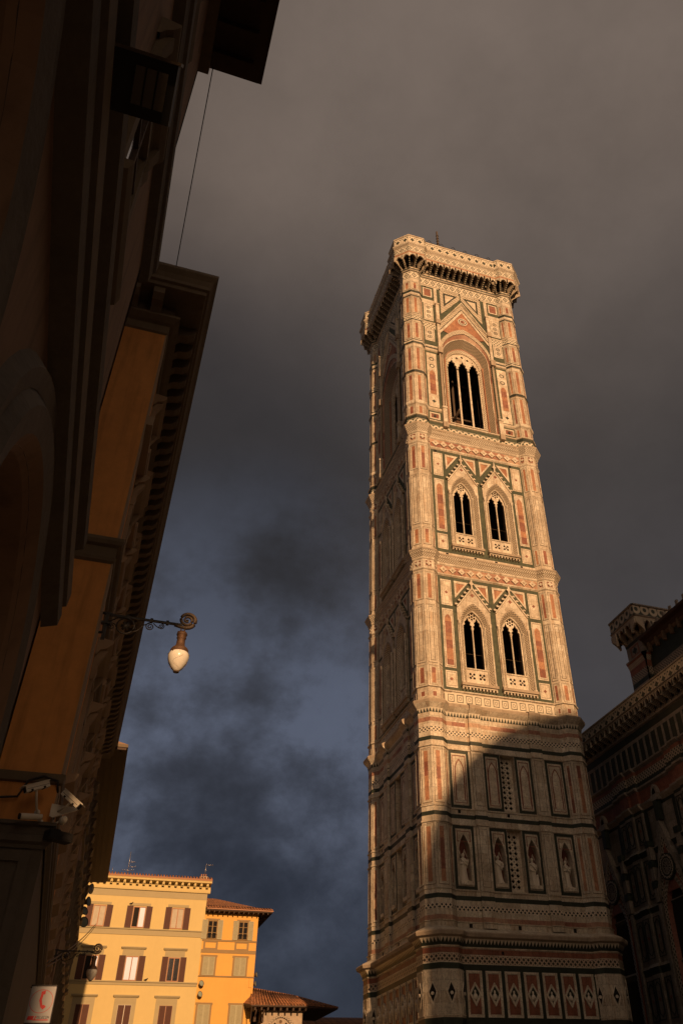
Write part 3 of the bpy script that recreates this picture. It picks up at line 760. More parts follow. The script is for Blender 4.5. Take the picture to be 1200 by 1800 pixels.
# ---- twin windows
def twin(b, uc):
    F = F0; mb = MB(); zb, zp, zs, zc, zr, zo, za, zf = (b[k] for k in ('zb', 'zp', 'zs', 'zc', 'zr', 'zo', 'za', 'zf'))
    zg = zc + 1.72; hh = zo - zc
    A1 = parch(uc, zc, 1.22, hh - .28, 10, zb=zb + .42)
    out = [(uc - 1.58, zb + .2), (uc + 1.58, zb + .2), (uc + 1.58, zg), (uc, za), (uc - 1.58, zg)]
    mb.plate(F, out, [A1], -.5, -.34, W)
    A1b = parch(uc, zc, 1.34, hh - .06, 10, zb=zb + .42)
    mb.strip(F, A1b, A1, -.325, -.325, 'mosaic_dark')
    A2 = parch(uc, zc, 1.02, hh - .60, 10, zb=zb + .42)
    mb.strip(F, A1, A2, -.34, -.62, 'mosaic')
    A3 = parch(uc, zc, .95, hh - .72, 10, zb=zb + .42)
    mb.strip(F, A2, A3, -.62, -.68, 'pale_marble'); mb.strip(F, A3, A3, -.68, -.98, 'pale_marble')
    # gable mouldings, crockets, finial
    for sg in (-1, 1):
        a = (uc + sg * 1.62, zg - .05); c = (uc, za + .12); L = Vector((c[0] - a[0], c[1] - a[1])); ln = L.length; t = L.normalized(); nn = Vector((t.y, -t.x)) * (1 if sg > 0 else -1)
        q = [a, c, (c[0] - nn.x * .14, c[1] - nn.y * .14) if False else (c[0], c[1] - .22), (a[0] - sg * .12, a[1] - .02)]
        if sg > 0: q = q[::-1]
        mb.plate(F, q, [], -.34, -.24, 'pale_marble')
        for i in range(5):
            p_ = Vector(a) + t * ln * (.08 + .19 * i); o_ = Vector((sg * t.y * (1 if sg > 0 else 1), 0))
            cx_, cz_ = p_.x + sg * .12, p_.y + .10
            mb.plate(F, [(cx_ - .11, cz_ - .08), (cx_ + .11, cz_ - .08), (cx_ + .16, cz_ + .06), (cx_ + .03, cz_ + .05), (cx_, cz_ + .17), (cx_ - .05, cz_ + .05), (cx_ - .16, cz_ + .07)], [], -.5, -.26, 'pale_marble')
    mb.plate(F, [(uc - .07, za), (uc + .07, za), (uc + .08, za + .35), (uc + .24, za + .52), (uc + .1, za + .62), (uc + .07, za + .8), (uc, zf), (uc - .07, za + .8), (uc - .1, za + .62), (uc - .24, za + .52), (uc - .08, za + .35)], [], -.46, -.28, 'pale_marble')
    mb.face([F.p(x, z, -.335) for x, z in quatre(uc, (zo + za) / 2 + .02, .17, 12)], RD)
    # sill on a row of small brackets
    mb.box(F, uc - 1.64, uc + 1.64, zb + .22, zb + .45, -.5, -.12, WS); mb.box(F, uc - 1.55, uc + 1.55, zb + .1, zb + .22, -.5, -.24, W)
    for i in range(11):
        u = uc - 1.5 + i * .3; mb.box(F, u - .06, u + .06, zb - .08, zb + .1, -.5, -.27, W)
    # spiral shafts
    for sg in (-1, 1):
        prof = [(.14, zb + .45), (.14, zb + .6), (.09, zb + .65)]
        z = zb + .65
        while z < zc - .2: prof += [(.075, z + .07), (.105, z + .16)]; z += .18
        prof += [(.13, zc), (.16, zc + .28), (.16, zc + .34), (.0, zc + .35)]
        mb.lathe(F.p(uc + sg * 1.44, 0, -.27), prof, 'pale_marble', 7)
        prof2 = [(.075, zb + .5), (.06, zb + .6), (.06, zc - .1), (.09, zc + .1), (.09, zc + .2)]
        mb.lathe(F.p(uc + sg * 1.06, 0, -.60), prof2, W, 6)
    o = mb.build('twin_window', tower)
    # tracery with two lights and a rosette
    mb = MB(); wv = .40
    def light(cu):
        P = [(cu - wv, zs), (cu - wv, zc), (cu - wv * .98, zc + .25), (cu - wv * .62, zc + .38), (cu - wv * .74, zc + .62), (cu - wv * .3, zc + .78), (cu, zc + 1.12)]
        return P + [(2 * cu - x, z) for x, z in P[-2::-1]]
    hs = [light(uc - .45), light(uc + .45), circ(uc, zr, .11, 8)] + [circ(uc + .265 * cos(k * pi / 3 + .52), zr + .265 * sin(k * pi / 3 + .52), .105, 7) for k in range(6)]
    out = parch(uc, zc, .96, hh - .70, 10, zb=zs)
    mb.plate(F, out, hs, -.98, -.84, 'pale_marble', outside=False)
    t = mb.build('tracery', o)
    mb = MB(); hs = [q for sg in (-1, 1) for q in ([circ(uc + sg * .45 + dx, (zs + zp) / 2 + dz, .115, 8) for dx, dz in ((.17, .17), (-.17, .17), (.17, -.17), (-.17, -.17))] + [circ(uc + sg * .45, (zs + zp) / 2, .09, 6)])]
    mb.plate(F, [(uc - .98, zb + .42), (uc + .98, zb + .42), (uc + .98, zs), (uc - .98, zs)], hs, -.80, -.66, 'pale_marble'); mb.box(F, uc - 1.0, uc + 1.0, zs, zs + .12, -.9, -.60, W)
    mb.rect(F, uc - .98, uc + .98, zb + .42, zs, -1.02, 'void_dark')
    mb.build('balustrade', o)
    mb = MB(); prof = [(.12, zs + .1), (.12, zs + .2), (.075, zs + .28)]; z = zs + .28
    while z < zc - .35: prof += [(.05, z + .07), (.075, z + .15)]; z += .16
    prof += [(.07, zc - .2), (.14, zc + .02), (.14, zc + .12), (0, zc + .13)]
    mb.lathe(F.p(uc, 0, -.88), prof, 'pale_marble', 8)
    mb.build('colonnette', o)
    mb = MB(); mb.tube([F.p(uc - .95, zs + 1.6, -.95), F.p(uc + .95, zs + 1.6, -.95)], .018, 'warm_iron', 4); mb.build('tie_bar', o)
    return o
for lv, b in BI.items():
    for uc in UC: four(twin(b, uc))
# ---- belfry window (three lights)
F = F0; mb = MB(); uc = C0
A0 = parch(uc, 72.0, 2.98, 4.15, 16, zb=61.15)
A00 = parch(uc, 72.0, 3.34, 4.95, 16)
mb.strip(F, A00, parch(uc, 72.0, 2.98, 4.15, 16), -.42, -.40, 'mosaic_light'); mb.strip(F, A00, A00, -.5, -.42, W)
A1 = parch(uc, 71.9, 2.86, 3.55, 16, zb=61.15); mb.strip(F, A0, A1, -.46, -.62, RB)
A1b = parch(uc, 71.9, 2.78, 3.40, 16, zb=61.15); mb.strip(F, A1, A1b, -.62, -.62, W)
A2 = parch(uc, 71.7, 2.30, 2.72, 16, zb=61.15); mb.strip(F, A1b, A2, -.66, -1.28, 'mosaic_dark')
A2b = parch(uc, 71.7, 2.20, 2.55, 16, zb=61.15); mb.strip(F, A2, A2b, -1.28, -1.30, RB)
A3 = parch(uc, 71.6, 1.98, 2.2, 16, zb=61.15); mb.strip(F, A2b, A3, -1.30, -1.42, 'mosaic_light'); mb.strip(F, A3, A3, -1.42, -1.75, 'pale_marble')
for sg in (-1, 1):
    prof = [(.2, 63.15), (.2, 63.4), (.12, 63.5)]; z = 63.5
    while z < 71.4: prof += [(.10, z + .1), (.165, z + .25)]; z += .28
    prof += [(.2, 71.6), (.24, 72.1), (0, 72.1)]
    mb.lathe(F.p(uc + sg * 3.22, 0, -.36), prof, WS, 8)
    mb.lathe(F.p(uc + sg * 2.32, 0, -1.22), [(.09, 61.3), (.09, 71.3), (.14, 71.6), (.14, 71.8)], PK, 6)
# gable over the arch
def para(p0, p1, w0, d0, d1, mat):
    """sloping bar following p0-p1, thickness w0 measured downwards"""
    q = [p0, p1, (p1[0], p1[1] - w0), (p0[0], p0[1] - w0)]
    ar = (q[1][0] - q[0][0]) * (q[2][1] - q[0][1]) - (q[2][0] - q[0][0]) * (q[1][1] - q[0][1])
    if ar < 0: q.reverse()
    mb.plate(F, q, [], d0, d1, mat)
for sg in (-1, 1):
    ft = lambda dz: (uc + sg * 3.12, 76.78 + dz); ap = lambda dz: (uc, 81.66 + dz)
    para(ft(0), ap(0), .22, -.5, -.20, 'pale_marble'); para(ft(-.22), ap(-.22), .16, -.5, -.30, W); para(ft(-.38), ap(-.38), .72, -.5, -.36, 'mosaic_light'); para(ft(-1.1), ap(-1.1), .16, -.5, -.40, DG); para(ft(-1.26), ap(-1.26), .52, -.5, -.38, 'pale_marble')
inner = [(uc - 2.35, 76.9), (uc + 2.35, 76.9), (uc, 80.25)]
PA = [p for p in parch(uc, 72.0, 3.34, 4.95, 16) if p[1] > 75.6]
fld = [(uc - 2.9, 76.0)] + [(uc, 80.2)] + [(uc + 2.9, 76.0)] + PA[::-1]
mb.plate(F, [(a, b) for a, b in fld][::-1], [], -.5, -.44, PK)
for r0, r1, mt, d in ((.62, .50, 'pale_marble', -.39), (.50, .40, DG, -.40), (.40, .28, 'pale_marble', -.39)):
    a = circ(uc, 78.25, r0, 20); a.append(a[0]); b_ = circ(uc, 78.25, r1, 20); b_.append(b_[0]); mb.strip(F, a, b_, d, d, mt); mb.strip(F, a, a, -.44, d, mt)
mb.face([F.p(x, z, -.40) for x, z in circ(uc, 78.25, .28, 10)], RD)
bw = mb.build('belfry_window', tower)
mb = MB(); wv = .56
hs = []
for cu in (uc - 1.32, uc, uc + 1.32):
    P = [(cu - wv, 62.2), (cu - wv, 71.2), (cu - wv, 71.55), (cu - wv * .62, 71.7), (cu - wv * .72, 72.0), (cu - wv * .28, 72.15), (cu, 72.55)]
    hs.append(P + [(2 * cu - x, z) for x, z in P[-2::-1]])
hs += [quatre(uc, 73.25, .17, 12), quatre(uc - .66, 72.95, .16, 12), quatre(uc + .66, 72.95, .16, 12), quatre(uc - 1.25, 72.75 - .02, .09, 8), quatre(uc + 1.25, 72.73, .09, 8)]
mb.plate(F, parch(uc, 71.6, 1.98, 2.2, 16, zb=62.2), hs, -1.70, -1.52, 'pale_marble', outside=False)
mb.build('tracery', bw)
mb = MB(); hs = [quatre(uc + k * 1.3, 61.62, .2, 12) for k in (-1, 0, 1)]
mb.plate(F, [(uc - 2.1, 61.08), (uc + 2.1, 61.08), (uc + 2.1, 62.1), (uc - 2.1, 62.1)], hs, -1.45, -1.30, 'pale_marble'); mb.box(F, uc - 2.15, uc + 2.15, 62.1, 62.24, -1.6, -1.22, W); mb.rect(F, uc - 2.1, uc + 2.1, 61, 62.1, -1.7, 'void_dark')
mb.build('balustrade', bw)
cprof = [(.15, 62.2), (.15, 62.35), (.09, 62.45)]; z = 62.45
while z < 70.8: cprof += [(.065, z + .12), (.09, z + .26)]; z += .26
cprof += [(.09, 70.95), (.17, 71.25), (.17, 71.4), (0, 71.42)]
for k in (-.66, .66, -1.93, 1.93):
    mb = MB(); mb.lathe(F.p(uc + k, 0, -1.58), cprof, 'pale_marble', 8); mb.build('colonnette', bw)
four(bw)
# ---- lozenge relief panels of the base
mb = MB(); ub = 0.0
Fz = Fr((0, 0), (1, 0))
mb.panel(Fz, -.56, .56, 8.56, 11.17, .12, 0, 'pale_marble', RD, rim=.06)
mb.ring(Fz, -.43, .43, 8.69, 11.04, .04, 0, .03, W)
mb.plate(Fz, [(-.43, 9.85), (0, 9.15), (.43, 9.85), (0, 10.52)], [[(-.30, 9.87), (0, 9.4), (.30, 9.87), (0, 10.32)]], 0, .12, 'pale_marble')
mb.face([Fz.p(-.30, 9.87, .02), Fz.p(0, 9.4, .02), Fz.p(.30, 9.87, .02), Fz.p(0, 10.32, .02)], 'dark_green_marble')
loz = mb.build('lozenge_panel', tower)
mb = MB(); c_ = Fz.p(0, 9.72, .02)
mb.lathe(c_, [(0, -.2), (.15, -.16), (.17, 0), (.12, .12), (.05, .17), (.07, .24), (.07, .32), (0, .38)], 'statue_marble', 8)
mb.build('relief_figure', loz)
lz = [loz]
for k in range(4):
    a = k * pi / 2; Rm = Matrix.Rotation(a, 3, 'Z')
    for i in range(7):
        p_ = Rm @ Vector((-C0 + 3.06 + i * 1.388, -C0 + .5 - .32 - .008, 0))
        o = loz if (k == 0 and i == 0) else dup(loz, tower)
        o.location = p_; o.rotation_euler = (0, 0, a)
# ================================================================== statues in the niches
def statue_mesh(v):
    mb = MB(); rng = random.Random(v * 11 + 3)
    H = 1.93; lean = (rng.random() - .5) * .16; tw = rng.random() * 6
    sec = [(0, .30, .24), (.04, .31, .25), (.25, .27, .22), (.50, .24, .19), (.85, .235, .18), (1.02, .25, .19), (1.18, .22, .16), (1.36, .25, .16), (1.50, .27, .15), (1.57, .22, .13), (1.61, .09, .09), (1.66, .07, .075), (1.70, .095, .10), (1.78, .115, .125), (1.86, .105, .12), (1.91, .07, .08), (1.93, .01, .01)]
    n = 22; rings = []
    for z, rx, ry in sec:
        t = z / H; ox = lean * sin(t * pi) + (.03 * sin(tw) if z > 1.6 else 0); r = []
        for k in range(n):
            a = 2 * pi * k / n
            f = 1 + (.10 * sin(a * 5 + tw + z * 2.2) + .05 * sin(a * 9 - z * 3)) * (1 if z < 1.5 else 0) * (1.1 - t * .6)
            fr = ry
            if 1.66 < z < 1.80 and cos(a + pi / 2) > .93: fr = ry * 1.16      # nose / brow side
            if 1.58 < z < 1.74 and v % 2 == 0 and cos(a + pi / 2) > .5: fr = ry * 1.3   # beard
            r.append(Vector((ox + rx * f * cos(a), fr * f * sin(a), z)))
        rings.append(r)
    for i in range(len(rings) - 1):
        for k in range(n): mb.face([rings[i][k], rings[i][(k + 1) % n], rings[i + 1][(k + 1) % n], rings[i + 1][k]], 'statue_marble', None, True)
    ox = lean * sin(1.45 / H * pi)
    for sg in (-1, 1):
        up = (v + (sg > 0)) % 3
        sh = Vector((ox + sg * .25, -.02, 1.47))
        el = Vector((ox + sg * .33, -.06, 1.17)); ha = [Vector((ox + sg * .08, -.24, 1.18)), Vector((ox + sg * .30, -.22, 1.45)), Vector((ox + sg * .14, -.22, .98))][up]
        mb.tube([sh, (sh + el) / 2 + Vector((sg * .02, 0, 0)), el, (el + ha) / 2, ha], .06, 'statue_marble', 8, rr=[.10, .095, .085, .062, .045])
        for j in range(4):
            d_ = Vector((-sg * .05, -.03, .02 * (j - 1.5))); mb.tube([ha, ha + d_ * 1.2, ha + d_ * (2.0 + .2 * (j % 2)) + Vector((0, .01, 0))], .014, 'statue_marble', 5)
        mb.tube([ha, ha + Vector((-sg * .02, -.05, .05))], .015, 'statue_marble', 5)
    # sweep of a cloak from shoulder to hip, feet
    mb.tube([Vector((ox - .24, -.08, 1.5)), Vector((ox - .05, -.21, 1.3)), Vector((ox + .16, -.22, 1.08)), Vector((ox + .26, -.12, .9))], .06, 'statue_marble', 7, rr=[.05, .06, .07, .03])
    for sg in (-1, 1): mb.tube([Vector((sg * .11, -.16, .04)), Vector((sg * .14, -.32, .035))], .05, 'statue_marble', 7)
    if v == 2: mb.lathe((.17, -.24, 0), [(.11, 0), (.12, .4), (.07, .55), (.09, .62), (.08, .72), (0, .78)], 'statue_marble', 10)   # small figure held in front
    return mb
SL = [['robed statue in the front niche beside the lit corner pier', 'statue left of the pierced slot on the front, one hand raised to its shoulder',
       'statue right of the front pierced slot with a small figure before its knees', 'marble statue with loosely hung robe in the niche nearest the cathedral'],
      ['marble statue in the shaded side niche nearest the lit corner pier', 'marble statue in the shaded side niche just right of the pierced slot', 'marble statue in the shaded side niche just left of the pierced slot', 'marble statue in the farthest niche of the shaded side']]
for side in (0, 1):
    for i, (a, b) in enumerate(NICHE):
        uc = (a + b) / 2
        mb = statue_mesh(i + 4 * side)
        o = mb.build('statue')
        if side == 0: o.location = (uc, .80, 16.73); o.rotation_euler = (0, 0, [.15, -.2, .1, .2][i])
        else: o.location = (.80, 14.45 - uc, 16.73); o.rotation_euler = (0, 0, -pi / 2 + .1)
        lab = SL[0][i] if side == 0 else SL[1][3 - i]
        tag(o, lab, 'statue', 'marble statues in the niches of the bell tower')
# ================================================================== ground
me = MB(); Fg = Fr((0, 0), (1, 0))
me.face([(-900, -900, 0), (900, -900, 0), (900, 900, 0), (-900, 900, 0)], 'paving')
struct(me.build('piazza_paving'))
# ================================================================== cathedral
cath = thing('cathedral', 'shaded marble cathedral with striped wall, corbelled galleries and gabled windows, right of the bell tower', 'cathedral', (20, 0, 0))
XN = 20.0
FN = Fr((0, 0), (0, -1))     # faces -x; u = -y (local to cathedral root)
patmat('nave_trellis', p_lat(.36), (.40, .34, .26), (.04, .045, .035))
patmat('nave_parapet', p_star(31.45, 1.0, 1.02), (.50, .44, .34))
patmat('clerestory_parapet', p_rings(46.3, 1.2, 1.05), (.50, .44, .34))
patmat('panel_inlay', p_loz(0, 3, 3), (.45, .39, .30))
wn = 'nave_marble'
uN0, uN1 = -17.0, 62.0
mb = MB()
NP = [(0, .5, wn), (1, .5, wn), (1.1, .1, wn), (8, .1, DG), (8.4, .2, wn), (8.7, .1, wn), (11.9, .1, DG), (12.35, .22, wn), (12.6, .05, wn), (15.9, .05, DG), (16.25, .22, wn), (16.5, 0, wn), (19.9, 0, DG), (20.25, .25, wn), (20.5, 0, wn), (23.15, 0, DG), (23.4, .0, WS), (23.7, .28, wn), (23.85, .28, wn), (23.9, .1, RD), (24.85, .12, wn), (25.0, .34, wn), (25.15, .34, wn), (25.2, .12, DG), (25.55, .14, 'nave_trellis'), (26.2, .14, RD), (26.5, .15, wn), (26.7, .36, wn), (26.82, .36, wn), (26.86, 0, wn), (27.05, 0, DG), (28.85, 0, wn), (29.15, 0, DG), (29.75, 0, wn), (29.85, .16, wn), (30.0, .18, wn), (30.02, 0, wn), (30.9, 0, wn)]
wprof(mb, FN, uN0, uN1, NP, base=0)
# white uprights of the striped zone
u = uN0 + .2
while u < uN1:
    mb.box(FN, u, u + .26, 27.0, 28.9, 0, .05, wn); u += .93
mb.build('aisle_wall', cath)
mb = MB()
n = int((uN1 - uN0) / .84)
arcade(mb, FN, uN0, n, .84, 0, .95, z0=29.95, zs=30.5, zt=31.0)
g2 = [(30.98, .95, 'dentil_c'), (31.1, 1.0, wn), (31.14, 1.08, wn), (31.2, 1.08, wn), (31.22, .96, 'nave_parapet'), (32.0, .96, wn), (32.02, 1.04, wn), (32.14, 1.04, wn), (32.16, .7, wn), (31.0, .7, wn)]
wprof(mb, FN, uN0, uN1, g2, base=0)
mb.face([FN.p(uN0, 31.0, .7), FN.p(uN1, 31.0, .7), FN.p(uN1, 33.0, -8), FN.p(uN0, 33.0, -8)], 'roof_tile')
mb.build('aisle_gallery', cath)
# buttress piers between bays and gabled windows
bay = 8.2; 
mb = MB()
for k in range(-1, 8):
    uc = .44 + bay * (k + .5) 
    for (a, b, dd) in ((uc - 1.75, uc - .62, .28), (uc - .58, uc + .58, .46), (uc + .62, uc + 1.75, .28)):
        wprof(mb, FN, a, b, [(z, e, m) for z, e, m in NP if z < 26.9], base=0, add=dd, caps=True)
        for z0, z1 in ((20.7, 23.0), (16.7, 19.7), (12.8, 15.7), (8.9, 11.7)):
            d = dd + (.12 if z1 < 16.4 else 0) + .03
            mb.ring(FN, a + .16, b - .16, z0 + .1, z1 - .1, .05, d, d + .05, DG)
            ia, ib = a + .26, b - .26; zc = (z0 + z1) / 2; um = (ia + ib) / 2
            mb.plate(FN, [(ia, z0 + .5), (um, z0 + .25), (ib, z0 + .5), (ib, z1 - .5), (um, z1 - .25), (ia, z1 - .5)], [[(ia + .06, z0 + .55), (um, z0 + .33), (ib - .06, z0 + .55), (ib - .06, z1 - .55), (um, z1 - .33), (ia + .06, z1 - .55)]], d, d + .03, DG)
            mb.face([FN.p(x, z, d + .02) for x, z in quatre(um, zc, .12, 10)], RD)
    for z0, z1 in ((20.7, 23.0), (16.7, 19.7), (12.8, 15.7), (8.9, 11.7)):
        for sg in (-1, 1):
            a = uc + sg * 1.82; b = uc + sg * 2.35; a, b = min(a, b), max(a, b)
            mb.rect(FN, a, b, z0 - .1, z1 + .1, .14, DG)
mb.build('buttress', cath)
def gwin(uc):
    mb = MB(); d0 = .1
    A = parch(uc, 15.2, 1.25, 2.6, 8, zb=5); B = parch(uc, 15.2, 1.0, 2.25, 8, zb=5); O = parch(uc, 15.2, 1.6, 3.1, 8, zb=5)
    mb.strip(FN, O, A, .5, .45, 'nave_trellis'); mb.strip(FN, O, O, .1, .5, RD); mb.strip(FN, A, B, .45, -.1, RD)
    mb.face([FN.p(x, z, .12) for x, z in reversed(A)], 'void_dark')
    # gable
    for sg in (-1, 1):
        q = [(uc + sg * 1.75, 17.3), (uc, 21.9), (uc, 21.0), (uc + sg * 1.75, 16.5)]
        ar = (q[1][0] - q[0][0]) * (q[2][1] - q[0][1]) - (q[2][0] - q[0][0]) * (q[1][1] - q[0][1])
        if ar < 0: q.reverse()
        mb.plate(FN, q, [], .1, .56, wn)
        q = [(uc + sg * 1.6, 16.6), (uc, 20.9), (uc, 20.3), (uc + sg * 1.6, 16.0)]
        ar = (q[1][0] - q[0][0]) * (q[2][1] - q[0][1]) - (q[2][0] - q[0][0]) * (q[1][1] - q[0][1])
        if ar < 0: q.reverse()
        mb.plate(FN, q, [], .1, .5, 'nave_trellis')
        # pinnacle shafts
        us = uc + sg * 2.05
        for z0 in (16.4, 17.9, 19.4):
            mb.box(FN, us - .22, us + .22, z0, z0 + .95, .1, .6, wn); mb.box(FN, us - .26, us + .26, z0 + .95, z0 + 1.4, .1, .68, DG)
        mb.box(FN, us - .16, us + .16, 5, 16.3, .1, .52, wn)
    mb.face([FN.p(uc - 1.5, 16.8, .42), FN.p(uc + 1.5, 16.8, .42), FN.p(uc, 20.4, .42)], RD)
    for r0, r1, mt, d in ((.95, .85, DG, .66), (.85, .70, 'nave_trellis', .68), (.70, .58, DG, .66), (.58, .50, wn, .68)):
        a = circ(uc, 18.45, r0, 22); a.append(a[0]); b_ = circ(uc, 18.45, r1, 22); b_.append(b_[0]); mb.strip(FN, a, b_, d, d, mt); mb.strip(FN, a, a, .42, d, mt)
    mb.face([FN.p(x, z, .6) for x, z in circ(uc, 18.45, .5, 16)], DG)
    for k in range(12):
        t = k * pi / 6; mb.plate(FN, [(uc + .1 * cos(t + .3), 18.45 + .1 * sin(t + .3)), (uc + .48 * cos(t + .09), 18.45 + .48 * sin(t + .09)), (uc + .48 * cos(t - .09), 18.45 + .48 * sin(t - .09)), (uc + .1 * cos(t - .3), 18.45 + .1 * sin(t - .3))][::-1], [], .6, .65, wn)
    # statue-less pinnacle niche above the gable
    mb.box(FN, uc - .25, uc + .25, 21.9, 23.4, .1, .55, DG)
    mb.strip(FN, parch(uc, 23.9, .42, .8, 6), parch(uc, 23.9, .26, .52, 6), .45, .45, wn); mb.strip(FN, parch(uc, 23.9, .42, .8, 6), parch(uc, 23.9, .42, .8, 6), .1, .45, wn)
    mb.face([FN.p(x, z, .40) for x, z in reversed(parch(uc, 23.9, .26, .52, 6))], 'void_dark'); mb.box(FN, uc - .45, uc + .45, 23.4, 23.85, .1, .55, wn)
    return mb.build('gabled_window', cath)
g = gwin(.44)
for k in (-1, 1, 2, 3, 4, 5, 6):
    o = dup(g, cath, loc=(0, -k * bay, 0))
# corner turret of the upper nave and clerestory
def sq_gallery(mb, x0, x1, y0, y1, zt, frs):
    for F, L in frs:
        n = max(2, round((L + 1.8) / 1.05)); 
        arcade(mb, F, -.9, n, (L + 1.8) / n, 0, .9, z0=zt - 3.1, zs=zt - 2.3, zt=zt - 1.75, w=.26)
        wprof(mb, F, -.9, L + .9, [(zt - 1.76, .9, 'dentil_c'), (zt - 1.5, .95, wn), (zt - 1.42, 1.05, wn), (zt - 1.35, 1.05, wn), (zt - 1.3, .92, 'clerestory_parapet'), (zt - .2, .92, wn), (zt - .15, 1.05, wn), (zt, 1.05, wn), (zt + .02, .6, wn), (zt - 1.5, .6, wn)], base=0)
mb = MB()
tx0, tx1, ty0, ty1 = 7.85, 11.0, 7.5, 10.4     # local x offsets from 20
FW_ = Fr((tx0, ty1), (0, -1)); FS_ = Fr((tx0, ty0), (1, 0)); LW_, LS_ = ty1 - ty0, tx1 - tx0
FN2 = Fr((tx1, ty1), (-1, 0)); FE_ = Fr((tx1, ty0), (0, 1))
for F, L in ((FW_, LW_), (FS_, LS_), (FN2, LS_), (FE_, LW_)):
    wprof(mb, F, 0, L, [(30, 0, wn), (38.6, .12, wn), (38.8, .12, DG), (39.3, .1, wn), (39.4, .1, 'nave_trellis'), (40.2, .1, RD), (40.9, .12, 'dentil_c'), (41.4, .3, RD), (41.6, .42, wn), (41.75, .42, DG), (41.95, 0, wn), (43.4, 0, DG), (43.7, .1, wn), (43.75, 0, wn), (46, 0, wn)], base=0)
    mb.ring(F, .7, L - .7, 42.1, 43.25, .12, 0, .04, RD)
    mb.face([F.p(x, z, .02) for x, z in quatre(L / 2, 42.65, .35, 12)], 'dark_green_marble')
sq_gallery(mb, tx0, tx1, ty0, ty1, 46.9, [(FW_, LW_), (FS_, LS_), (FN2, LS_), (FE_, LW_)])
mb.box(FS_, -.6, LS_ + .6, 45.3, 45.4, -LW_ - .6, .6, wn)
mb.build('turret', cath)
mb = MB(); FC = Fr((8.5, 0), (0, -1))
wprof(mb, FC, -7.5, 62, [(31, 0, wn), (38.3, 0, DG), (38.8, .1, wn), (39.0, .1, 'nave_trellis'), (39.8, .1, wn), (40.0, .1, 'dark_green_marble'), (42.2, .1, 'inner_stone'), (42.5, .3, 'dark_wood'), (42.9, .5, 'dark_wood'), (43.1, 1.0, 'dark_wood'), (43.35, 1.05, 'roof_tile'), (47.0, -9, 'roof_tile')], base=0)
for i in range(50): mb.box(FC, -7 + i * 1.3, -6.7 + i * 1.3, 41.6, 42.6, 0, .45, 'inner_stone')
for i in range(56): mb.box(FC, -7.2 + i * 1.2, -6.9 + i * 1.2, 43.4, 44.3 , .3, .5, wn)
mb.build('clerestory', cath)
# front (west) end and far side of the nave, dome and south tribune that throw the evening shadow
mb = MB()
FWt = Fr((40, 17), (-1, 0)); wprof(mb, FWt, 0, 40, [(0, .3, wn), (30, .3, DG), (31, .3, wn), (33, .3, wn)], base=0); wprof(mb, FWt, 9, 27, [(33, 0, wn), (43, 0, wn), (44, 0, wn)], base=0)
mb.build('facade', cath)
def octdome(name, cx, cy, r, zd, zt, nseg=8, lant=True, zlow=0):
    mb = MB(); R_ = r
    pts = [Vector((cx + R_ * cos(pi / nseg + 2 * pi * k / nseg), cy + R_ * sin(pi / nseg + 2 * pi * k / nseg), 0)) for k in range(nseg)]
    prof = [(1, zlow), (1, zd)]
    for i in range(1, 11):
        t = i / 10 * pi / 2; prof.append((max(cos(t), .03), zd + (zt - zd) * sin(t)))
    for i in range(len(prof) - 1):
        for k in range(nseg):
            a, b = pts[k], pts[(k + 1) % nseg]; c_ = Vector((cx, cy, 0))
            q = []
            for (s_, z), p_ in ((prof[i], a), (prof[i], b), (prof[i + 1], b), (prof[i + 1], a)): q.append(c_ + (p_ - c_) * s_ + Vector((0, 0, z)))
            mb.face(q, wn if i == 0 else 'roof_tile')
    return mb.build(name, cath)
octdome('tribune', 12.7 - 20, -90, 15.2, 41.6, 57.2, 16)
octdome('dome', 46 - 20, -110, 29, 60, 108)
mb = MB(); mb.box(Fr((-2, -62), (1, 0)), 0, 40, 0, 40, 0, 30, wn, back=True); mb.build('crossing_wall', cath)
eh = thing('east_glow_blocker', 'unseen long brown house added at the east end to block low sky glow', 'house', (-30, -170, 0))  # added out of view; its height keeps sky glow off the tower base
FE2 = Fr((60, 0), (-1, 0)); mb = MB(); mb.box(FE2, 0, 90, 0, 32, -10, 0, 'brown_plaster', back=True); mb.build('wall', eh)
mb = MB(); mb.face([FE2.p(-.5, 31.9, .8), FE2.p(90.5, 31.9, .8), FE2.p(90.5, 34.5, -5), FE2.p(-.5, 34.5, -5)], 'roof_tile'); mb.face([FE2.p(-.5, 31.9, -10.8), FE2.p(90.5, 31.9, -10.8), FE2.p(90.5, 34.5, -5), FE2.p(-.5, 34.5, -5)], 'roof_tile'); mb.build('roof', eh)

# ================================================================== left row: near palazzo
X1, Y1 = -23.37, -46.9
near = thing('near_palazzo', 'dark stuccoed palazzo at the left edge with arched ground floor and broad wooden eave', 'building', (X1, Y1, 0))
FB = Fr((0, 0), (0, 1))      # faces +x (the street); u = y - Y1 (negative)
L1 = -33.0
mb = MB()
holes = []
ARC = []
for i, uc in enumerate((-3.6, -9.2, -14.8, -20.4, -26.0)):
    A = [(uc - 1.95, 0.02)] + [(uc - 1.95 * cos(pi * k / 20), 4.75 + 1.95 * sin(pi * k / 20)) for k in range(21)] + [(uc + 1.95, 0.02)]
    ARC.append(uc); holes.append(A)
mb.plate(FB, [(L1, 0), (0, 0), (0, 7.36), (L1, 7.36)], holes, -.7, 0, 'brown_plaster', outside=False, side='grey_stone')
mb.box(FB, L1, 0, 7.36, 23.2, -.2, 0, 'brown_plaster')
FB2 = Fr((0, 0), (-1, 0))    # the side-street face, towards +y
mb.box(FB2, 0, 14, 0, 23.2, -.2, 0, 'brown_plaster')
mb.rect(FB, L1, 0, 7.9, 8.5, .03, 'cornice_stone')
mb.build('wall', near)
mb = MB()
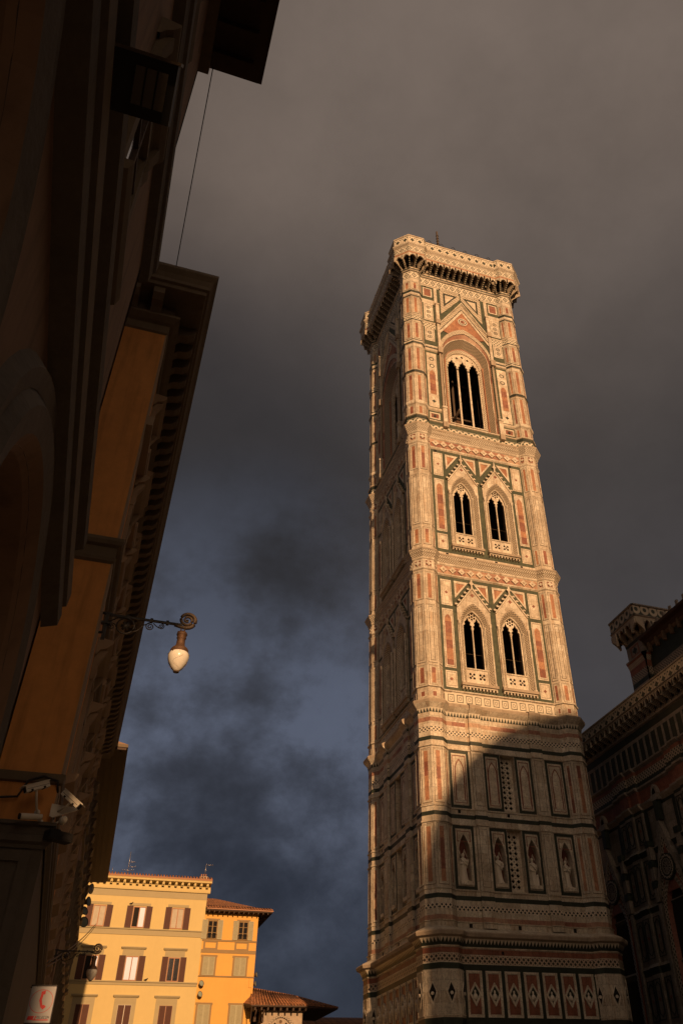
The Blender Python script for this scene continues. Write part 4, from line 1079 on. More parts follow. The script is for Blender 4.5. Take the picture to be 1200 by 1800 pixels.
wprof(mb, FB, L1, .22, [(7.30, 0, 'grey_stone'), (7.36, .20, 'grey_stone'), (7.52, .22, 'grey_stone'), (7.54, .12, 'grey_stone'), (7.62, .13, 'grey_stone'), (7.66, .25, 'cornice_stone'), (7.86, .27, 'cornice_stone'), (7.9, .05, 'cornice_stone')], base=0, caps=True)
mb.box(FB, L1, .20, 7.36, 7.88, 0, .03, 'grey_stone')
mb.build('string_course', near)
mb = MB(); wprof(mb, FB, L1, .24, [(8.42, .03, 'grey_stone'), (8.5, .14, 'grey_stone'), (8.58, .16, 'grey_stone'), (8.62, .27, 'grey_stone'), (8.78, .29, 'grey_stone'), (8.9, .05, 'grey_stone')], base=0, caps=True); mb.build('string_course', near)
mb = MB(); wprof(mb, FB, L1, .2, [(14.6, 0, 'grey_stone'), (14.7, .16, 'grey_stone'), (14.95, .20, 'grey_stone'), (15.0, .25, 'grey_stone'), (15.2, .27, 'grey_stone'), (15.3, .05, 'grey_stone')], base=0, caps=True); mb.build('string_course', near)
for i, uc in enumerate(ARC):
    mb = MB()
    def arc_(r, zb=0.0, n=24): return [(uc - r, zb)] + [(uc - r * cos(pi * k / n), 4.75 + r * sin(pi * k / n)) for k in range(n + 1)] + [(uc + r, zb)]
    for r0, r1, d0, d1 in ((2.72, 2.6, 0, .10), (2.6, 2.42, .10, .06), (2.42, 2.3, .05, .14), (2.3, 2.06, .14, .10), (2.06, 1.9, .10, -.05), (1.9, 1.82, -.05, -.5)):
        mb.strip(FB, arc_(r0), arc_(r1), d0, d1, 'grey_stone' if r0 > 2.1 else 'brown_plaster')
    mb.build('arch_moulding', near)
    mb = MB()
    mb.plate(FB, arc_(1.92), [[(uc - 1.5, .3), (uc + 1.5, .3), (uc + 1.5, 4.4), (uc - 1.5, 4.4)], [(uc - 1.5, 4.75)] + [(uc - 1.5 * cos(pi * k / 14), 4.8 + 1.5 * sin(pi * k / 14)) for k in range(15)] + [(uc + 1.5, 4.75)]], -.62, -.5, 'dark_wood', outside=False)
    mb.rect(FB, uc - 1.9, uc + 1.9, 0, 6.7, -.66, 'dark_glass')
    mb.build('arched_window', near)
def palwin(F, uc, z0, w, h, parent, hood=.42, arched=False, mt='cornice_stone', shut='dark_wood'):
    mb = MB()
    mb.ring(F, uc - w / 2 - .22, uc + w / 2 + .22, z0 - .02, z0 + h + .22, .22, 0, .09, mt)
    mb.rect(F, uc - w / 2, uc + w / 2, z0, z0 + h, .03, 'dark_glass')
    mb.box(F, uc - .035, uc + .035, z0, z0 + h, .0, .07, shut); mb.box(F, uc - w / 2, uc + w / 2, z0 + h * .66, z0 + h * .66 + .06, 0, .065, shut)
    wprof(mb, F, uc - w / 2 - .34, uc + w / 2 + .34, [(z0 + h + .30, .04, mt), (z0 + h + .42, .10, mt), (z0 + h + .48, hood * .7, mt), (z0 + h + .60, hood, mt), (z0 + h + .68, hood, mt), (z0 + h + .74, .02, mt)], base=0, caps=True)
    wprof(mb, F, uc - w / 2 - .3, uc + w / 2 + .3, [(z0 - .24, .02, mt), (z0 - .16, .2, mt), (z0 - .04, .24, mt), (z0, .24, mt), (z0 + .01, .0, mt)], base=0, caps=True)
    for sg in (-1, 1):
        us = uc + sg * (w / 2 + .16)
        pr = [(.09, z0 + h - .3), (.14, z0 + h - .1), (.12, z0 + h + .1), (hood * .8, z0 + h + .45), (.0, z0 + h + .45), (0, z0 + h - .3)]
        for k in range(len(pr)):
            (a, b), (c_, d) = pr[k], pr[(k + 1) % len(pr)]
            mb.face([F.p(us - .09, b, a), F.p(us + .09, b, a), F.p(us + .09, d, c_), F.p(us - .09, d, c_)], mt)
        for e in (-.09, .09): mb.face([F.p(us + e, b, a) for a, b in pr], mt)
    return mb.build('window', parent)
w0 = palwin(FB, -4.3, 10.0, 1.3, 2.6, near, .26)
for u in (-8.6, -12.9, -17.2, -21.5, -25.8): dup(w0, near, loc=(0, u + 4.3, 0))
w1 = palwin(FB, -4.3, 16.4, 1.3, 2.4, near, .2)
for u in (-8.6, -12.9, -17.2, -21.5): dup(w1, near, loc=(0, u + 4.3, 0))
mb = MB()
mb.box(FB, L1, .05, 23.2, 23.35, -12, 1.46, 'dark_wood', back=True); mb.box(FB, L1, .12, 23.35, 23.55, -12, 1.56, 'dark_wood')
for i in range(42): mb.box(FB, -.5 - i * .75, -.32 - i * .75, 22.98, 23.2, 0, 1.25, 'dark_wood')
mb.box(FB, L1, 0, 22.75, 22.98, 0, .25, 'cornice_stone')
mb.build('eave', near)
mb = MB(); mb.face([FB.p(L1, 23.56, 1.56), FB.p(.12, 23.56, 1.56), FB.p(.12, 26.2, -6), FB.p(L1, 26.2, -6)], 'roof_tile'); mb.face([FB.p(L1, 23.56, -13), FB.p(.12, 23.56, -13), FB.p(.12, 26.2, -6), FB.p(L1, 26.2, -6)], 'roof_tile'); mb.face([FB.p(.12, 23.56, -13), FB.p(.12, 23.56, 1.56), FB.p(.12, 26.2, -6)], 'brown_plaster'); mb.build('roof', near)

# ================================================================== orange palazzo
X2, Y2 = -22.97, -40.6
op = thing('orange_palazzo', 'orange plastered palazzo across the side street with hooded windows and heavy bracketed cornice', 'building', (X2, Y2, 0))
FO = Fr((0, 0), (0, 1)); L2 = 36.0
FR_ = Fr((-14, 0), (1, 0))     # end wall facing the camera, u: 0..14
mb = MB()
mb.rect(FO, 0, L2, 6.5, 20.2, 0, 'orange_plaster'); mb.rect(FO, 0, L2, 0, 6.5, 0, 'grey_stone')
mb.rect(FR_, 0, 14, 6.5, 20.2, 0, 'orange_plaster'); mb.rect(FR_, 0, 14, 0, 6.5, 0, 'grey_stone')
for z0, z1 in ((6.6, 7.28), (7.5, 12.25), (12.9, 20.1)): mb.box(FO, 0, .75, z0, z1, 0, .04, 'sandstone')
wb = [(20.1, 20.3)]
mb.box(FO, .02, L2, 16.55, 16.85, 0, .2, 'sandstone')
mb.rect(Fr((0, L2), (-1, 0)), 0, 14, 0, 20.2, 0, 'orange_plaster')
mb.build('wall', op)
CP = 'cornice_stone'
def wrapcourse(name, prof, parent, FA, La, FBk, Lb, ext):
    """course on two faces meeting at the corner (FA u from 0, FBk ends at Lb)"""
    mb = MB()
    for i in range(len(prof) - 1):
        (z0, e0, m), (z1, e1, _) = prof[i], prof[i + 1]
        mb.face([FA.p(-e0, z0, e0), FA.p(La, z0, e0), FA.p(La, z1, e1), FA.p(-e1, z1, e1)], m, [(0, z0), (La, z0), (La, z1), (0, z1)])
        mb.face([FBk.p(0, z0, e0), FBk.p(Lb + e0, z0, e0), FBk.p(Lb + e1, z1, e1), FBk.p(0, z1, e1)], m, [(0, z0), (Lb, z0), (Lb, z1), (0, z1)])
    return mb.build(name, parent)
wrapcourse('string_course', [(12.22, 0, CP), (12.27, .06, CP), (12.34, .08, CP), (12.36, .03, CP), (12.62, .05, CP), (12.66, .14, CP), (12.74, .18, CP), (12.82, .18, CP), (12.86, 0, CP)], op, FO, L2, FR_, 14, 0)
wrapcourse('string_course', [(7.28, 0, CP), (7.30, .07, CP), (7.46, .09, CP), (7.48, 0, CP)], op, FO, L2, FR_, 14, 0)
wrapcourse('string_course', [(6.14, .03, 'grey_stone'), (6.2, .05, 'grey_stone'), (6.24, .12, 'grey_stone'), (6.34, .12, 'grey_stone'), (6.36, .06, 'grey_stone'), (6.5, .07, 'grey_stone'), (6.52, .13, 'grey_stone'), (6.58, .13, 'grey_stone'), (6.6, 0, 'grey_stone')], op, FO, L2, FR_, 14, 0)
mb = MB(); mb.ring(FR_, 8, 13.82, .5, 6.1, .18, 0, .05, 'grey_stone'); mb.build('stone_frame', op)
cor = wrapcourse('cornice', [(19.95, 0, CP), (20.0, .05, CP), (20.25, .07, CP), (20.3, .16, CP), (20.42, .30, CP), (20.5, .30, CP), (20.52, .12, CP), (21.0, .12, CP), (21.02, .86, CP), (21.14, .88, CP), (21.18, .95, CP), (21.3, .96, CP), (21.45, 1.02, CP), (21.6, 1.12, CP), (21.7, 1.12, CP), (21.72, .2, 'roof_tile')], op, FO, L2, FR_, 14, 0)
def modil(F, u, parent):
    mb = MB(); pr = [(.12, 20.5), (.30, 20.52), (.40, 20.62), (.62, 20.66), (.78, 20.80), (.80, 21.01), (.12, 21.01)]
    for k in range(len(pr)):
        (a, b), (c_, d) = pr[k], pr[(k + 1) % len(pr)]
        mb.face([F.p(u - .15, b, a), F.p(u + .15, b, a), F.p(u + .15, d, c_), F.p(u - .15, d, c_)], CP)
    for e in (-.15, .15): mb.face([F.p(u + e, b, a) for a, b in pr], CP)
    return mb.build('modillion', parent)
m0 = modil(FO, .62, cor)
for i in range(1, 52): dup(m0, cor, loc=(0, i * .66, 0))
m1 = modil(FR_, 13.6, cor)
for i in range(1, 18): dup(m1, cor, loc=(-i * .66, 0, 0))
mb = MB(); mb.face([FO.p(-1.1, 21.72, 1.1), FO.p(L2, 21.72, 1.1), FO.p(L2, 24, -7), FO.p(5, 24, -7)], 'roof_tile'); mb.face([FR_.p(0, 21.72, 1.1), FR_.p(15.1, 21.72, 1.1), FR_.p(7, 24, -5), FR_.p(0, 24, -5)], 'roof_tile'); mb.build('roof', op)
for z0, h, nme in ((8.3, 2.5, 0), (13.9, 2.0, 1), (17.6, 1.4, 2)):
    w0 = palwin(FO, 3.1, z0, 1.15, h, op, .36, mt='sandstone')
    for i in range(1, 9): dup(w0, op, loc=(0, i * 3.7, 0))

# ================================================================== far palazzo with deep wooden eave
X3, Y3 = CAM.x - .62, CAM.y + 53
fp = thing('far_palazzo', 'dark palazzo further along the left row under a deep overhanging wooden eave', 'building', (X3, Y3, 0))
dirv = (.0305, 1); FP = Fr((0, 0), dirv); FPe = Fr((Vector((-12, .36)))[:], (1, -.0305)); L3 = 30.5
mb = MB(); mb.box(FP, 0, L3, 0, 21.0, -.2, 0, 'brown_plaster'); mb.rect(FPe, 0, 12, 0, 21.4, 0, 'brown_plaster'); mb.rect(Fr(FP.p(L3, 0)[:2], (-1, .0305)), 0, 12, 0, 21.4, 0, 'brown_plaster'); mb.build('wall', fp)
mb = MB(); mb.box(FP, -.9, L3 + .4, 21.35, 21.5, -12, 1.5, 'dark_wood'); mb.box(FP, -.95, L3 + .45, 21.5, 21.68, -12, 1.58, CP)
for k in (.35, .75, 1.15): mb.box(FP, -.6, L3 + .2, 21.31, 21.35, k, k + .05, 'dark_wood')
mb.build('eave', fp)
mb = MB(); mb.face([FP.p(-.9, 21.69, 1.58), FP.p(L3 + .4, 21.69, 1.58), FP.p(L3 + .4, 23.6, -6), FP.p(-.9, 23.6, -6)], 'roof_tile'); mb.face([FP.p(-.9, 21.69, 1.58), FP.p(-.9, 23.6, -6), FP.p(-.9, 21.69, -12)], 'brown_plaster'); mb.build('roof', fp)
mb = MB(); wprof(mb, FP, 0, L3, [(16.6, 0, CP), (16.65, .12, CP), (16.85, .14, CP), (16.9, 0, CP)], base=0, caps=True); mb.build('string_course', fp)
for z0, h in ((8.0, 2.2), (12.6, 2.2), (17.6, 1.8)):
    w0 = palwin(FP, 2.2, z0, 1.1, h, fp, .3)
    for i in range(1, 8):
        v = Vector((.0305, 1)).normalized() * i * 3.6; dup(w0, fp, loc=(v.x, v.y, 0))

# ================================================================== yellow and amber houses facing the piazza
YP = 37.5
yh = thing('yellow_house', 'pale yellow house in low sun with brown shutters, ochre surrounds and bracketed cornice', 'house', (-15, YP, 0))
FY = Fr((15 - 15, 0), (1, 0)); ox = 15.0     # u = world x + 15
def ux(x): return x + ox
mb = MB(); mb.box(FY, ux(-26), ux(-9.95), 0, 24.3, -12, 0, 'yellow_plaster')
mb.rect(FY, ux(-26), ux(-9.95), 22.85, 23.45, .02, 'ochre_trim')
for z0, z1 in ((19.42, 20.0), (15.16, 15.5)):
    mb.box(FY, ux(-26), ux(-9.97), z0, z1 - .1, 0, .05, 'ochre_trim'); mb.box(FY, ux(-26), ux(-9.93), z1 - .1, z1, 0, .14, 'ochre_trim')
mb.build('wall', yh)
mb = MB(); OT = 'ochre_trim'
wprof(mb, FY, ux(-26), ux(-9.7), [(23.42, 0, OT), (23.48, .14, 'yellow_plaster'), (23.62, .16, 'yellow_plaster'), (23.86, .16, 'yellow_plaster'), (23.88, .02, 'yellow_plaster'), (24.29, .02, 'yellow_plaster'), (24.3, .78, 'yellow_plaster'), (24.45, .80, 'yellow_plaster'), (24.5, .84, 'window_frame'), (24.66, .88, 'window_frame'), (24.7, .1, 'roof_tile')], base=0, caps=True)
c = mb.build('cornice', yh)
mb = MB(); mb.box(FY, ux(-10.22), ux(-9.98), 23.92, 24.29, .02, .50, 'yellow_plaster', side='ochre_trim'); mb.box(FY, ux(-10.19), ux(-10.01), 24.02, 24.29, .50, .66, 'yellow_plaster', side='ochre_trim'); b0 = mb.build('bracket', c)
for i in range(1, 24): dup(b0, c, loc=(-i * .635, 0, 0))
mb = MB()
mb.face([FY.p(ux(-26), 24.7, .75), FY.p(ux(-9.7), 24.7, .75), FY.p(ux(-9.7), 26.3, -6), FY.p(ux(-26), 26.3, -6)], 'roof_tile')
for i in range(50): mb.tube([FY.p(ux(-9.8) - i * .3, 24.72, .80), FY.p(ux(-9.8) - i * .3, 24.98, .1)], .085, 'roof_tile', 6)
mb.face([FY.p(ux(-9.7), 24.7, .75), FY.p(ux(-9.7), 24.7, -12), FY.p(ux(-9.7), 26.3, -6)], 'yellow_plaster')
mb.build('roof', yh)
mb = MB(); mb.box(FY, ux(-10.75), ux(-10.05), 24.7, 25.3, -1.4, -.7, 'weathered_stone'); mb.tube([FY.p(ux(-10.9), 24.9, -1), FY.p(ux(-10.7), 25.3, -1)], .12, 'roof_tile', 6)
for q in range(3): mb.lathe(FY.p(ux(-10.65 + q * .22), 25.3, -1.05), [(.08, 0), (.07, .28), (.0, .28)], 'window_frame', 6)
mb.build('chimney', yh)
def ywin(parent, xc, z0, w, h, kind, surround=True, hood=False, opened=.62, glass='curtain', trim='ochre_trim', shut='brown_louvre', frame='window_frame'):
    """kind: 'open' shutters folded back against the wall, 'shut' closed shutters"""
    uc = ux(xc) if parent is not ah else xc + 7.2
    F = FY if parent is not ah else FA_
    mb = MB(); top = z0 + h
    if surround:
        mb.box(F, uc - w / 2 - .38, uc - w / 2, z0, top + .22, 0, .05, trim); mb.box(F, uc + w / 2, uc + w / 2 + .38, z0, top + .22, 0, .05, trim); mb.box(F, uc - w / 2 - .38, uc + w / 2 + .38, top, top + .22, 0, .052, trim)
    if hood:
        mb.box(F, uc - w / 2 - .38, uc + w / 2 + .38, top + .22, top + .62, 0, .06, trim)
        mb.box(F, uc - w / 2 - .52, uc + w / 2 + .52, top + .62, top + .70, 0, .16, trim); mb.box(F, uc - w / 2 - .58, uc + w / 2 + .58, top + .70, top + .80, 0, .24, trim)
    elif surround is False and parent is yh: mb.box(F, uc - w / 2 - .42, uc + w / 2 + .42, top + .08, top + .32, 0, .05, trim)
    wd = mb.build('window', parent)
    mb = MB()
    if kind == 'open':
        mb.rect(F, uc - w / 2, uc + w / 2, z0, top, .004, 'void_dark')
        gl = {'curtain': ('curtain', 'curtain'), 'mirror': ('mirror_glass', 'mirror_glass'), 'half': ('void_dark', 'mirror_glass'), 'dark': ('dark_glass', 'dark_glass')}[glass]
        mb.rect(F, uc - w / 2 + .08, uc - .03, z0 + .08, top - .08, .03, gl[0]); mb.rect(F, uc + .03, uc + w / 2 - .08, z0 + .08, top - .08, .03, gl[1])
    else:
        mb.rect(F, uc - w / 2, uc + w / 2, z0, top, .01, 'void_dark')
    mb.build('pane', wd)
    mb = MB(); mb.ring(F, uc - w / 2, uc + w / 2, z0, top, .08, .0, .07, frame); mb.box(F, uc - .045, uc + .045, z0 + .08, top - .08, 0, .065, frame)
    if glass == 'dark':
        for k in (1, 2): mb.box(F, uc - w / 2 + .08, uc + w / 2 - .08, z0 + h * k / 3, z0 + h * k / 3 + .04, 0, .06, frame)
    mb.build('frame', wd)
    for sg in (-1, 1):
        mb = MB(); sw = w / 2 + .02
        if kind == 'open':
            a = uc + sg * (w / 2 + .02); b = a + sg * opened * sw * 1.7
            a, b = min(a, b), max(a, b); mb.box(F, a, b, z0 - .02, top + .04, .06, .11, shut); mb.ring(F, a, b, z0 - .02, top + .04, .05, .11, .125, 'brown_shutter' if shut[0] == 'b' else 'grey_shutter')
        else:
            a, b = (uc - w / 2 + .02, uc - .025) if sg < 0 else (uc + .025, uc + w / 2 - .02)
            mb.box(F, a, b, z0 + .02, top - .02, .03, .075, shut); mb.ring(F, a, b, z0 + .02, top - .02, .045, .075, .09, 'brown_shutter' if shut[0] == 'b' else 'grey_shutter')
        mb.build('shutter', wd)
    return wd
ah = None
for xc, g_, z0 in ((-20.24, 'curtain', 20.05), (-16.44, 'half', 20.07), (-12.69, 'curtain', 20.1), (-24.0, 'curtain', 20.05)): ywin(yh, xc, z0, 1.22, 1.88, 'open', surround=False, opened=.56, glass=g_)
for xc, g_ in ((-20.12, 'half'), (-16.40, 'mirror'), (-12.42, 'mirror'), (-23.9, 'dark')): ywin(yh, xc, 15.52, 1.22 if xc != -12.42 else 1.15, 2.06, 'open', hood=True, opened=.56, glass=g_)
for xc in (-20.15, -16.4, -12.62, -23.9): ywin(yh, xc, 11.3, 1.22, 2.25, 'shut', hood=True, frame='white_paint' if xc == -16.4 else 'window_frame')
for xc in (-20.15, -16.4, -12.62): ywin(yh, xc, 7.0, 1.22, 2.25, 'shut', hood=True)
for xc in (-20.15, -16.4, -12.62): ywin(yh, xc, 1.2, 1.5, 3.2, 'shut')

ah = thing('amber_house', 'narrow amber house with grey green shutters and tiled roof, right of the yellow house', 'house', (-7.2, YP, 0))
FA_ = Fr((0, 0), (1, 0))
ua = lambda x: x + 7.2
mb = MB(); mb.box(FA_, ua(-9.95), ua(-4.47), 0, 21.75, -12, 0, 'amber_plaster')
BT = 'brown_trim'
mb.box(FA_, ua(-9.95), ua(-4.45), 19.14, 19.3, 0, .06, BT); mb.box(FA_, ua(-9.95), ua(-4.46), 18.1, 18.42, 0, .03, BT); mb.box(FA_, ua(-9.95), ua(-4.44), 16.03, 16.14, 0, .08, BT)
for xc in (-9.07, -5.95):
    for sx_ in (-.62, .62): mb.box(FA_, ua(xc + sx_ - .1), ua(xc + sx_ + .1), 18.42, 19.14, 0, .03, BT)
    mb.box(FA_, ua(xc - .52), ua(xc + .52), 18.42, 18.55, 0, .032, BT); mb.box(FA_, ua(xc - .52), ua(xc + .52), 19.04, 19.14, 0, .032, BT)
mb.build('wall', ah)
for xc in (-9.07, -5.95):
    wd = ywin(ah, xc, 19.34, 1.0, 1.68, 'open', surround=False, glass='dark', opened=.58, trim=BT, shut='grey_louvre', frame='brown_trim')
    mb = MB(); mb.box(FA_, ua(xc - .7), ua(xc + .7), 21.05, 21.2, 0, .05, BT)
    for k in range(9): mb.tube([FA_.p(ua(xc - .48 + k * .12), 19.34, .1), FA_.p(ua(xc - .48 + k * .12), 19.75, .1)], .014, 'black_iron', 4)
    mb.tube([FA_.p(ua(xc - .5), 19.75, .1), FA_.p(ua(xc + .5), 19.75, .1)], .016, 'black_iron', 4)
    mb.build('window_railing', wd)
    for z0, h in ((16.16, 1.6), (11.6, 2.1), (7.2, 2.1)):
        wd = ywin(ah, xc, z0, 1.14, h, 'shut', surround=False, trim=BT, shut='grey_louvre', frame='grey_shutter')
        mb = MB(); mb.box(FA_, ua(xc - .76), ua(xc - .57), z0, z0 + h + .17, 0, .04, BT); mb.box(FA_, ua(xc + .57), ua(xc + .76), z0, z0 + h + .17, 0, .04, BT); mb.box(FA_, ua(xc - .82), ua(xc + .82), z0 + h - .02, z0 + h + .17, 0, .045, BT)
        mb.build('surround', wd)
mb = MB()
ev = 1.35
z_e = 21.95
P_ = [FA_.p(ua(-9.95), z_e, .9), FA_.p(ua(-4.47) + ev, z_e, .9), FA_.p(ua(-4.47) + ev, z_e, -12.9), FA_.p(ua(-9.95), z_e, -12.9)]
R1 = FA_.p(ua(-9.95), 24.4, -6); R2_ = FA_.p(ua(-8.2), 24.4, -6)
mb.face([P_[0], P_[1], R2_, R1], 'roof_tile', [(0, 0), (6.8, 0), (1.7, 7), (0, 7)]); mb.face([P_[1], P_[2], R2_], 'roof_tile', [(0, 0), (13.8, 0), (7, 6)]); mb.face([P_[2], P_[3], R1, R2_], 'roof_tile')
for i in range(24):
    x = ua(-9.9) + i * .29; mb.tube([FA_.p(x, z_e + .06, .96), FA_.p(x, z_e + .06 + min(1.9, 2.4 - 0.0) * .30, .96 - 1.9)], .075, 'roof_tile', 6)
mb.build('roof', ah)
mb = MB(); mb.box(FA_, ua(-9.95), ua(-4.47) + ev - .05, z_e - .16, z_e - .03, -12.8, .86, 'dark_wood'); mb.box(FA_, ua(-9.95), ua(-4.47) + ev, z_e - .06, z_e + .03, .86, .95, 'window_frame')
for i in range(13): mb.box(FA_, ua(-9.7) + i * .5, ua(-9.6) + i * .5, z_e - .32, z_e - .16, 0, .8, 'dark_wood')
mb.tube([FA_.p(ua(-4.45), 21.3, -.6), FA_.p(ua(-4.47) + ev - .2, 21.75, -.6)], .06, 'dark_wood', 6)
mb.build('eave', ah)
mb = MB(); mb.tube([FA_.p(ua(-4.9), 16.0, .04), FA_.p(ua(-4.9), 15.2, .04), FA_.p(ua(-4.6), 15.2, .04), FA_.p(ua(-4.6), 13.6, .04)], .03, 'amber_plaster', 6); mb.build('pipe', ah)

# ================================================================== loggia with wide tiled roof
lg = thing('loggia', 'small stone loggia with wide tiled hip roof and carved arch, beside the amber house', 'building', (-2.2, 36.0, 0))
FL = Fr((0, 0), (1, 0)); ul = lambda x: x + 2.2
mb = MB()
A = [(ul(-1.75) - 1.25 * cos(pi * k / 20) , 11.0 + 1.6 * sin(pi * k / 20)) for k in range(21)]
mb.plate(FL, [(ul(-3.7), 0), (ul(.35), 0), (ul(.35), 13.2), (ul(-3.7), 13.2)], [[(A[0][0], .1)] + A + [(A[-1][0], .1)]], -.5, -.2, 'weathered_stone', outside=True)
mb.rect(FL, ul(-3.6), ul(.3), 0, 13, -1.2, 'inner_stone'); mb.rect(Fr((ul(.35), .2), (0, 1)), 0, 8, 0, 13.2, 0, 'inner_stone'); mb.rect(Fr((ul(-3.7), 8), (0, -1)), 0, 8, 0, 13.2, 0, 'inner_stone')
mb.build('wall', lg)
mb = MB(); a1 = [(ul(-1.75) - 1.62 * cos(pi * k / 20), 11.0 + 1.75 * sin(pi * k / 20)) for k in range(21)]
mb.strip(FL, a1, A, -.16, -.16, 'mosaic_dark'); mb.strip(FL, a1, a1, -.2, -.16, 'weathered_stone')
hs = [parch(ul(-1.75) + sg * .55, 11.6, .28, .6, 5, zb=10.2) for sg in (-1, 1)] + [circ(ul(-1.75), 12.25, .16, 10)]
mb.plate(FL, [(A[0][0], 10)] + A + [(A[-1][0], 10)], hs, -.45, -.32, 'weathered_stone', outside=False)
for sg in (-1, 1): mb.face([FL.p(x, z, -.40) for x, z in parch(ul(-1.75) + sg * .55, 11.6, .28, .6, 5, zb=10.2)], 'dark_glass')
mb.face([FL.p(x, z, -.38) for x, z in circ(ul(-1.75), 12.25, .16, 10)], 'inner_stone')
mb.build('arch', lg)
mb = MB(); z_e = 13.45
c0, c1 = ul(-4.95), ul(3.9)
P0, P1, P2, P3 = FL.p(c0, z_e, 1.0), FL.p(c1, z_e, -.2), FL.p(c1, z_e, -9), FL.p(c0 - .2, z_e + .35, -9)
P0b = FL.p(c0 - .35, z_e + .45, -1.6); Ra, Rb = FL.p(ul(-4.3), 15.35, -3.2), FL.p(ul(0), 14.75, -3.0)
Pm = FL.p(ul(.6), z_e, 1.0)
mb.face([P0, Pm, Rb, Ra], 'roof_tile', [(0, 0), (5.5, 0), (5, 4), (.6, 4)]); mb.face([Pm, P1, Rb], 'roof_tile', [(0, 0), (3.5, 0), (0, 4)]); mb.face([P0b, P0, Ra], 'roof_tile', [(0, 0), (2.7, 0), (1.5, 2.6)]); mb.face([P1, P2, Rb], 'roof_tile'); mb.face([P2, P3, Ra, Rb], 'roof_tile')
mb.face([P3, P0b, Ra], 'roof_tile')
for i in range(19):
    t = i / 18; a = Vector(P0).lerp(Vector(Pm), t); b = Vector(Ra).lerp(Vector(Rb), t); mb.tube([a + Vector((0, -.04, .05)), b + Vector((0, 0, .05))], .085, 'roof_tile', 6)
for i in range(8):
    t = i / 8; a = Vector(Pm).lerp(Vector(P1), t); b = Vector(Rb).lerp(Vector(P1), t * .98); mb.tube([a + Vector((.02, -.02, .05)), b + Vector((0, 0, .05))], .08, 'roof_tile', 6)
mb.tube([Vector(Rb), Vector(P1)], .13, 'roof_tile', 7); mb.tube([Vector(Ra), Vector(Rb)], .13, 'roof_tile', 7)
mb.build('roof', lg)
mb = MB()
q = [P0, Pm, P1, P2, P3, P0b]; mb.face([(p[0], p[1], p[2] - .12) for p in q][::-1], 'dark_wood')
for i in range(len(q)): a, b = q[i], q[(i + 1) % len(q)]; mb.face([(a[0], a[1], a[2] - .12), (b[0], b[1], b[2] - .12), (b[0], b[1], b[2] + .02), (a[0], a[1], a[2] + .02)], 'dark_wood')
for i in range(9): mb.box(FL, ul(-4.6) + i * .62, ul(-4.45) + i * .62, 13.05, 13.3, -.3, .85, 'dark_wood')
for x in (-4.35, -3.6): 
    mb.tube([FL.p(ul(x), 12.3, -.2), FL.p(ul(x), 13.1, .6)], .07, 'dark_wood', 6); mb.box(FL, ul(x) - .1, ul(x) + .1, 12.2, 12.6, -.25, .1, 'dark_wood')
mb.tube([FL.p(ul(-4.9), 13.3, .9), FL.p(ul(-4.7), 11.0, -.1), FL.p(ul(-4.7), 6, -.1)], .05, 'dark_wood', 6)
mb.build('eave', lg)
# long low tiled roof behind
lr = thing('low_house', 'long low house with dark tiled roof between the loggia and the bell tower', 'house', (8, 52, 0))
mb = MB(); FLr = Fr((-8, 0), (1, 0)); mb.box(FLr, 0, 26, 0, 13.6, -8, 0, 'brown_plaster'); mb.build('wall', lr)
mb = MB(); mb.face([FLr.p(-.4, 13.5, .5), FLr.p(26.4, 13.5, .5), FLr.p(26.4, 15.0, -5), FLr.p(-.4, 15.0, -5)], 'roof_tile')
for i in range(84): mb.tube([FLr.p(-.3 + i * .32, 13.55, .55), FLr.p(-.3 + i * .32, 15.05, -5)], .09, 'roof_tile', 5)
mb.build('roof', lr)
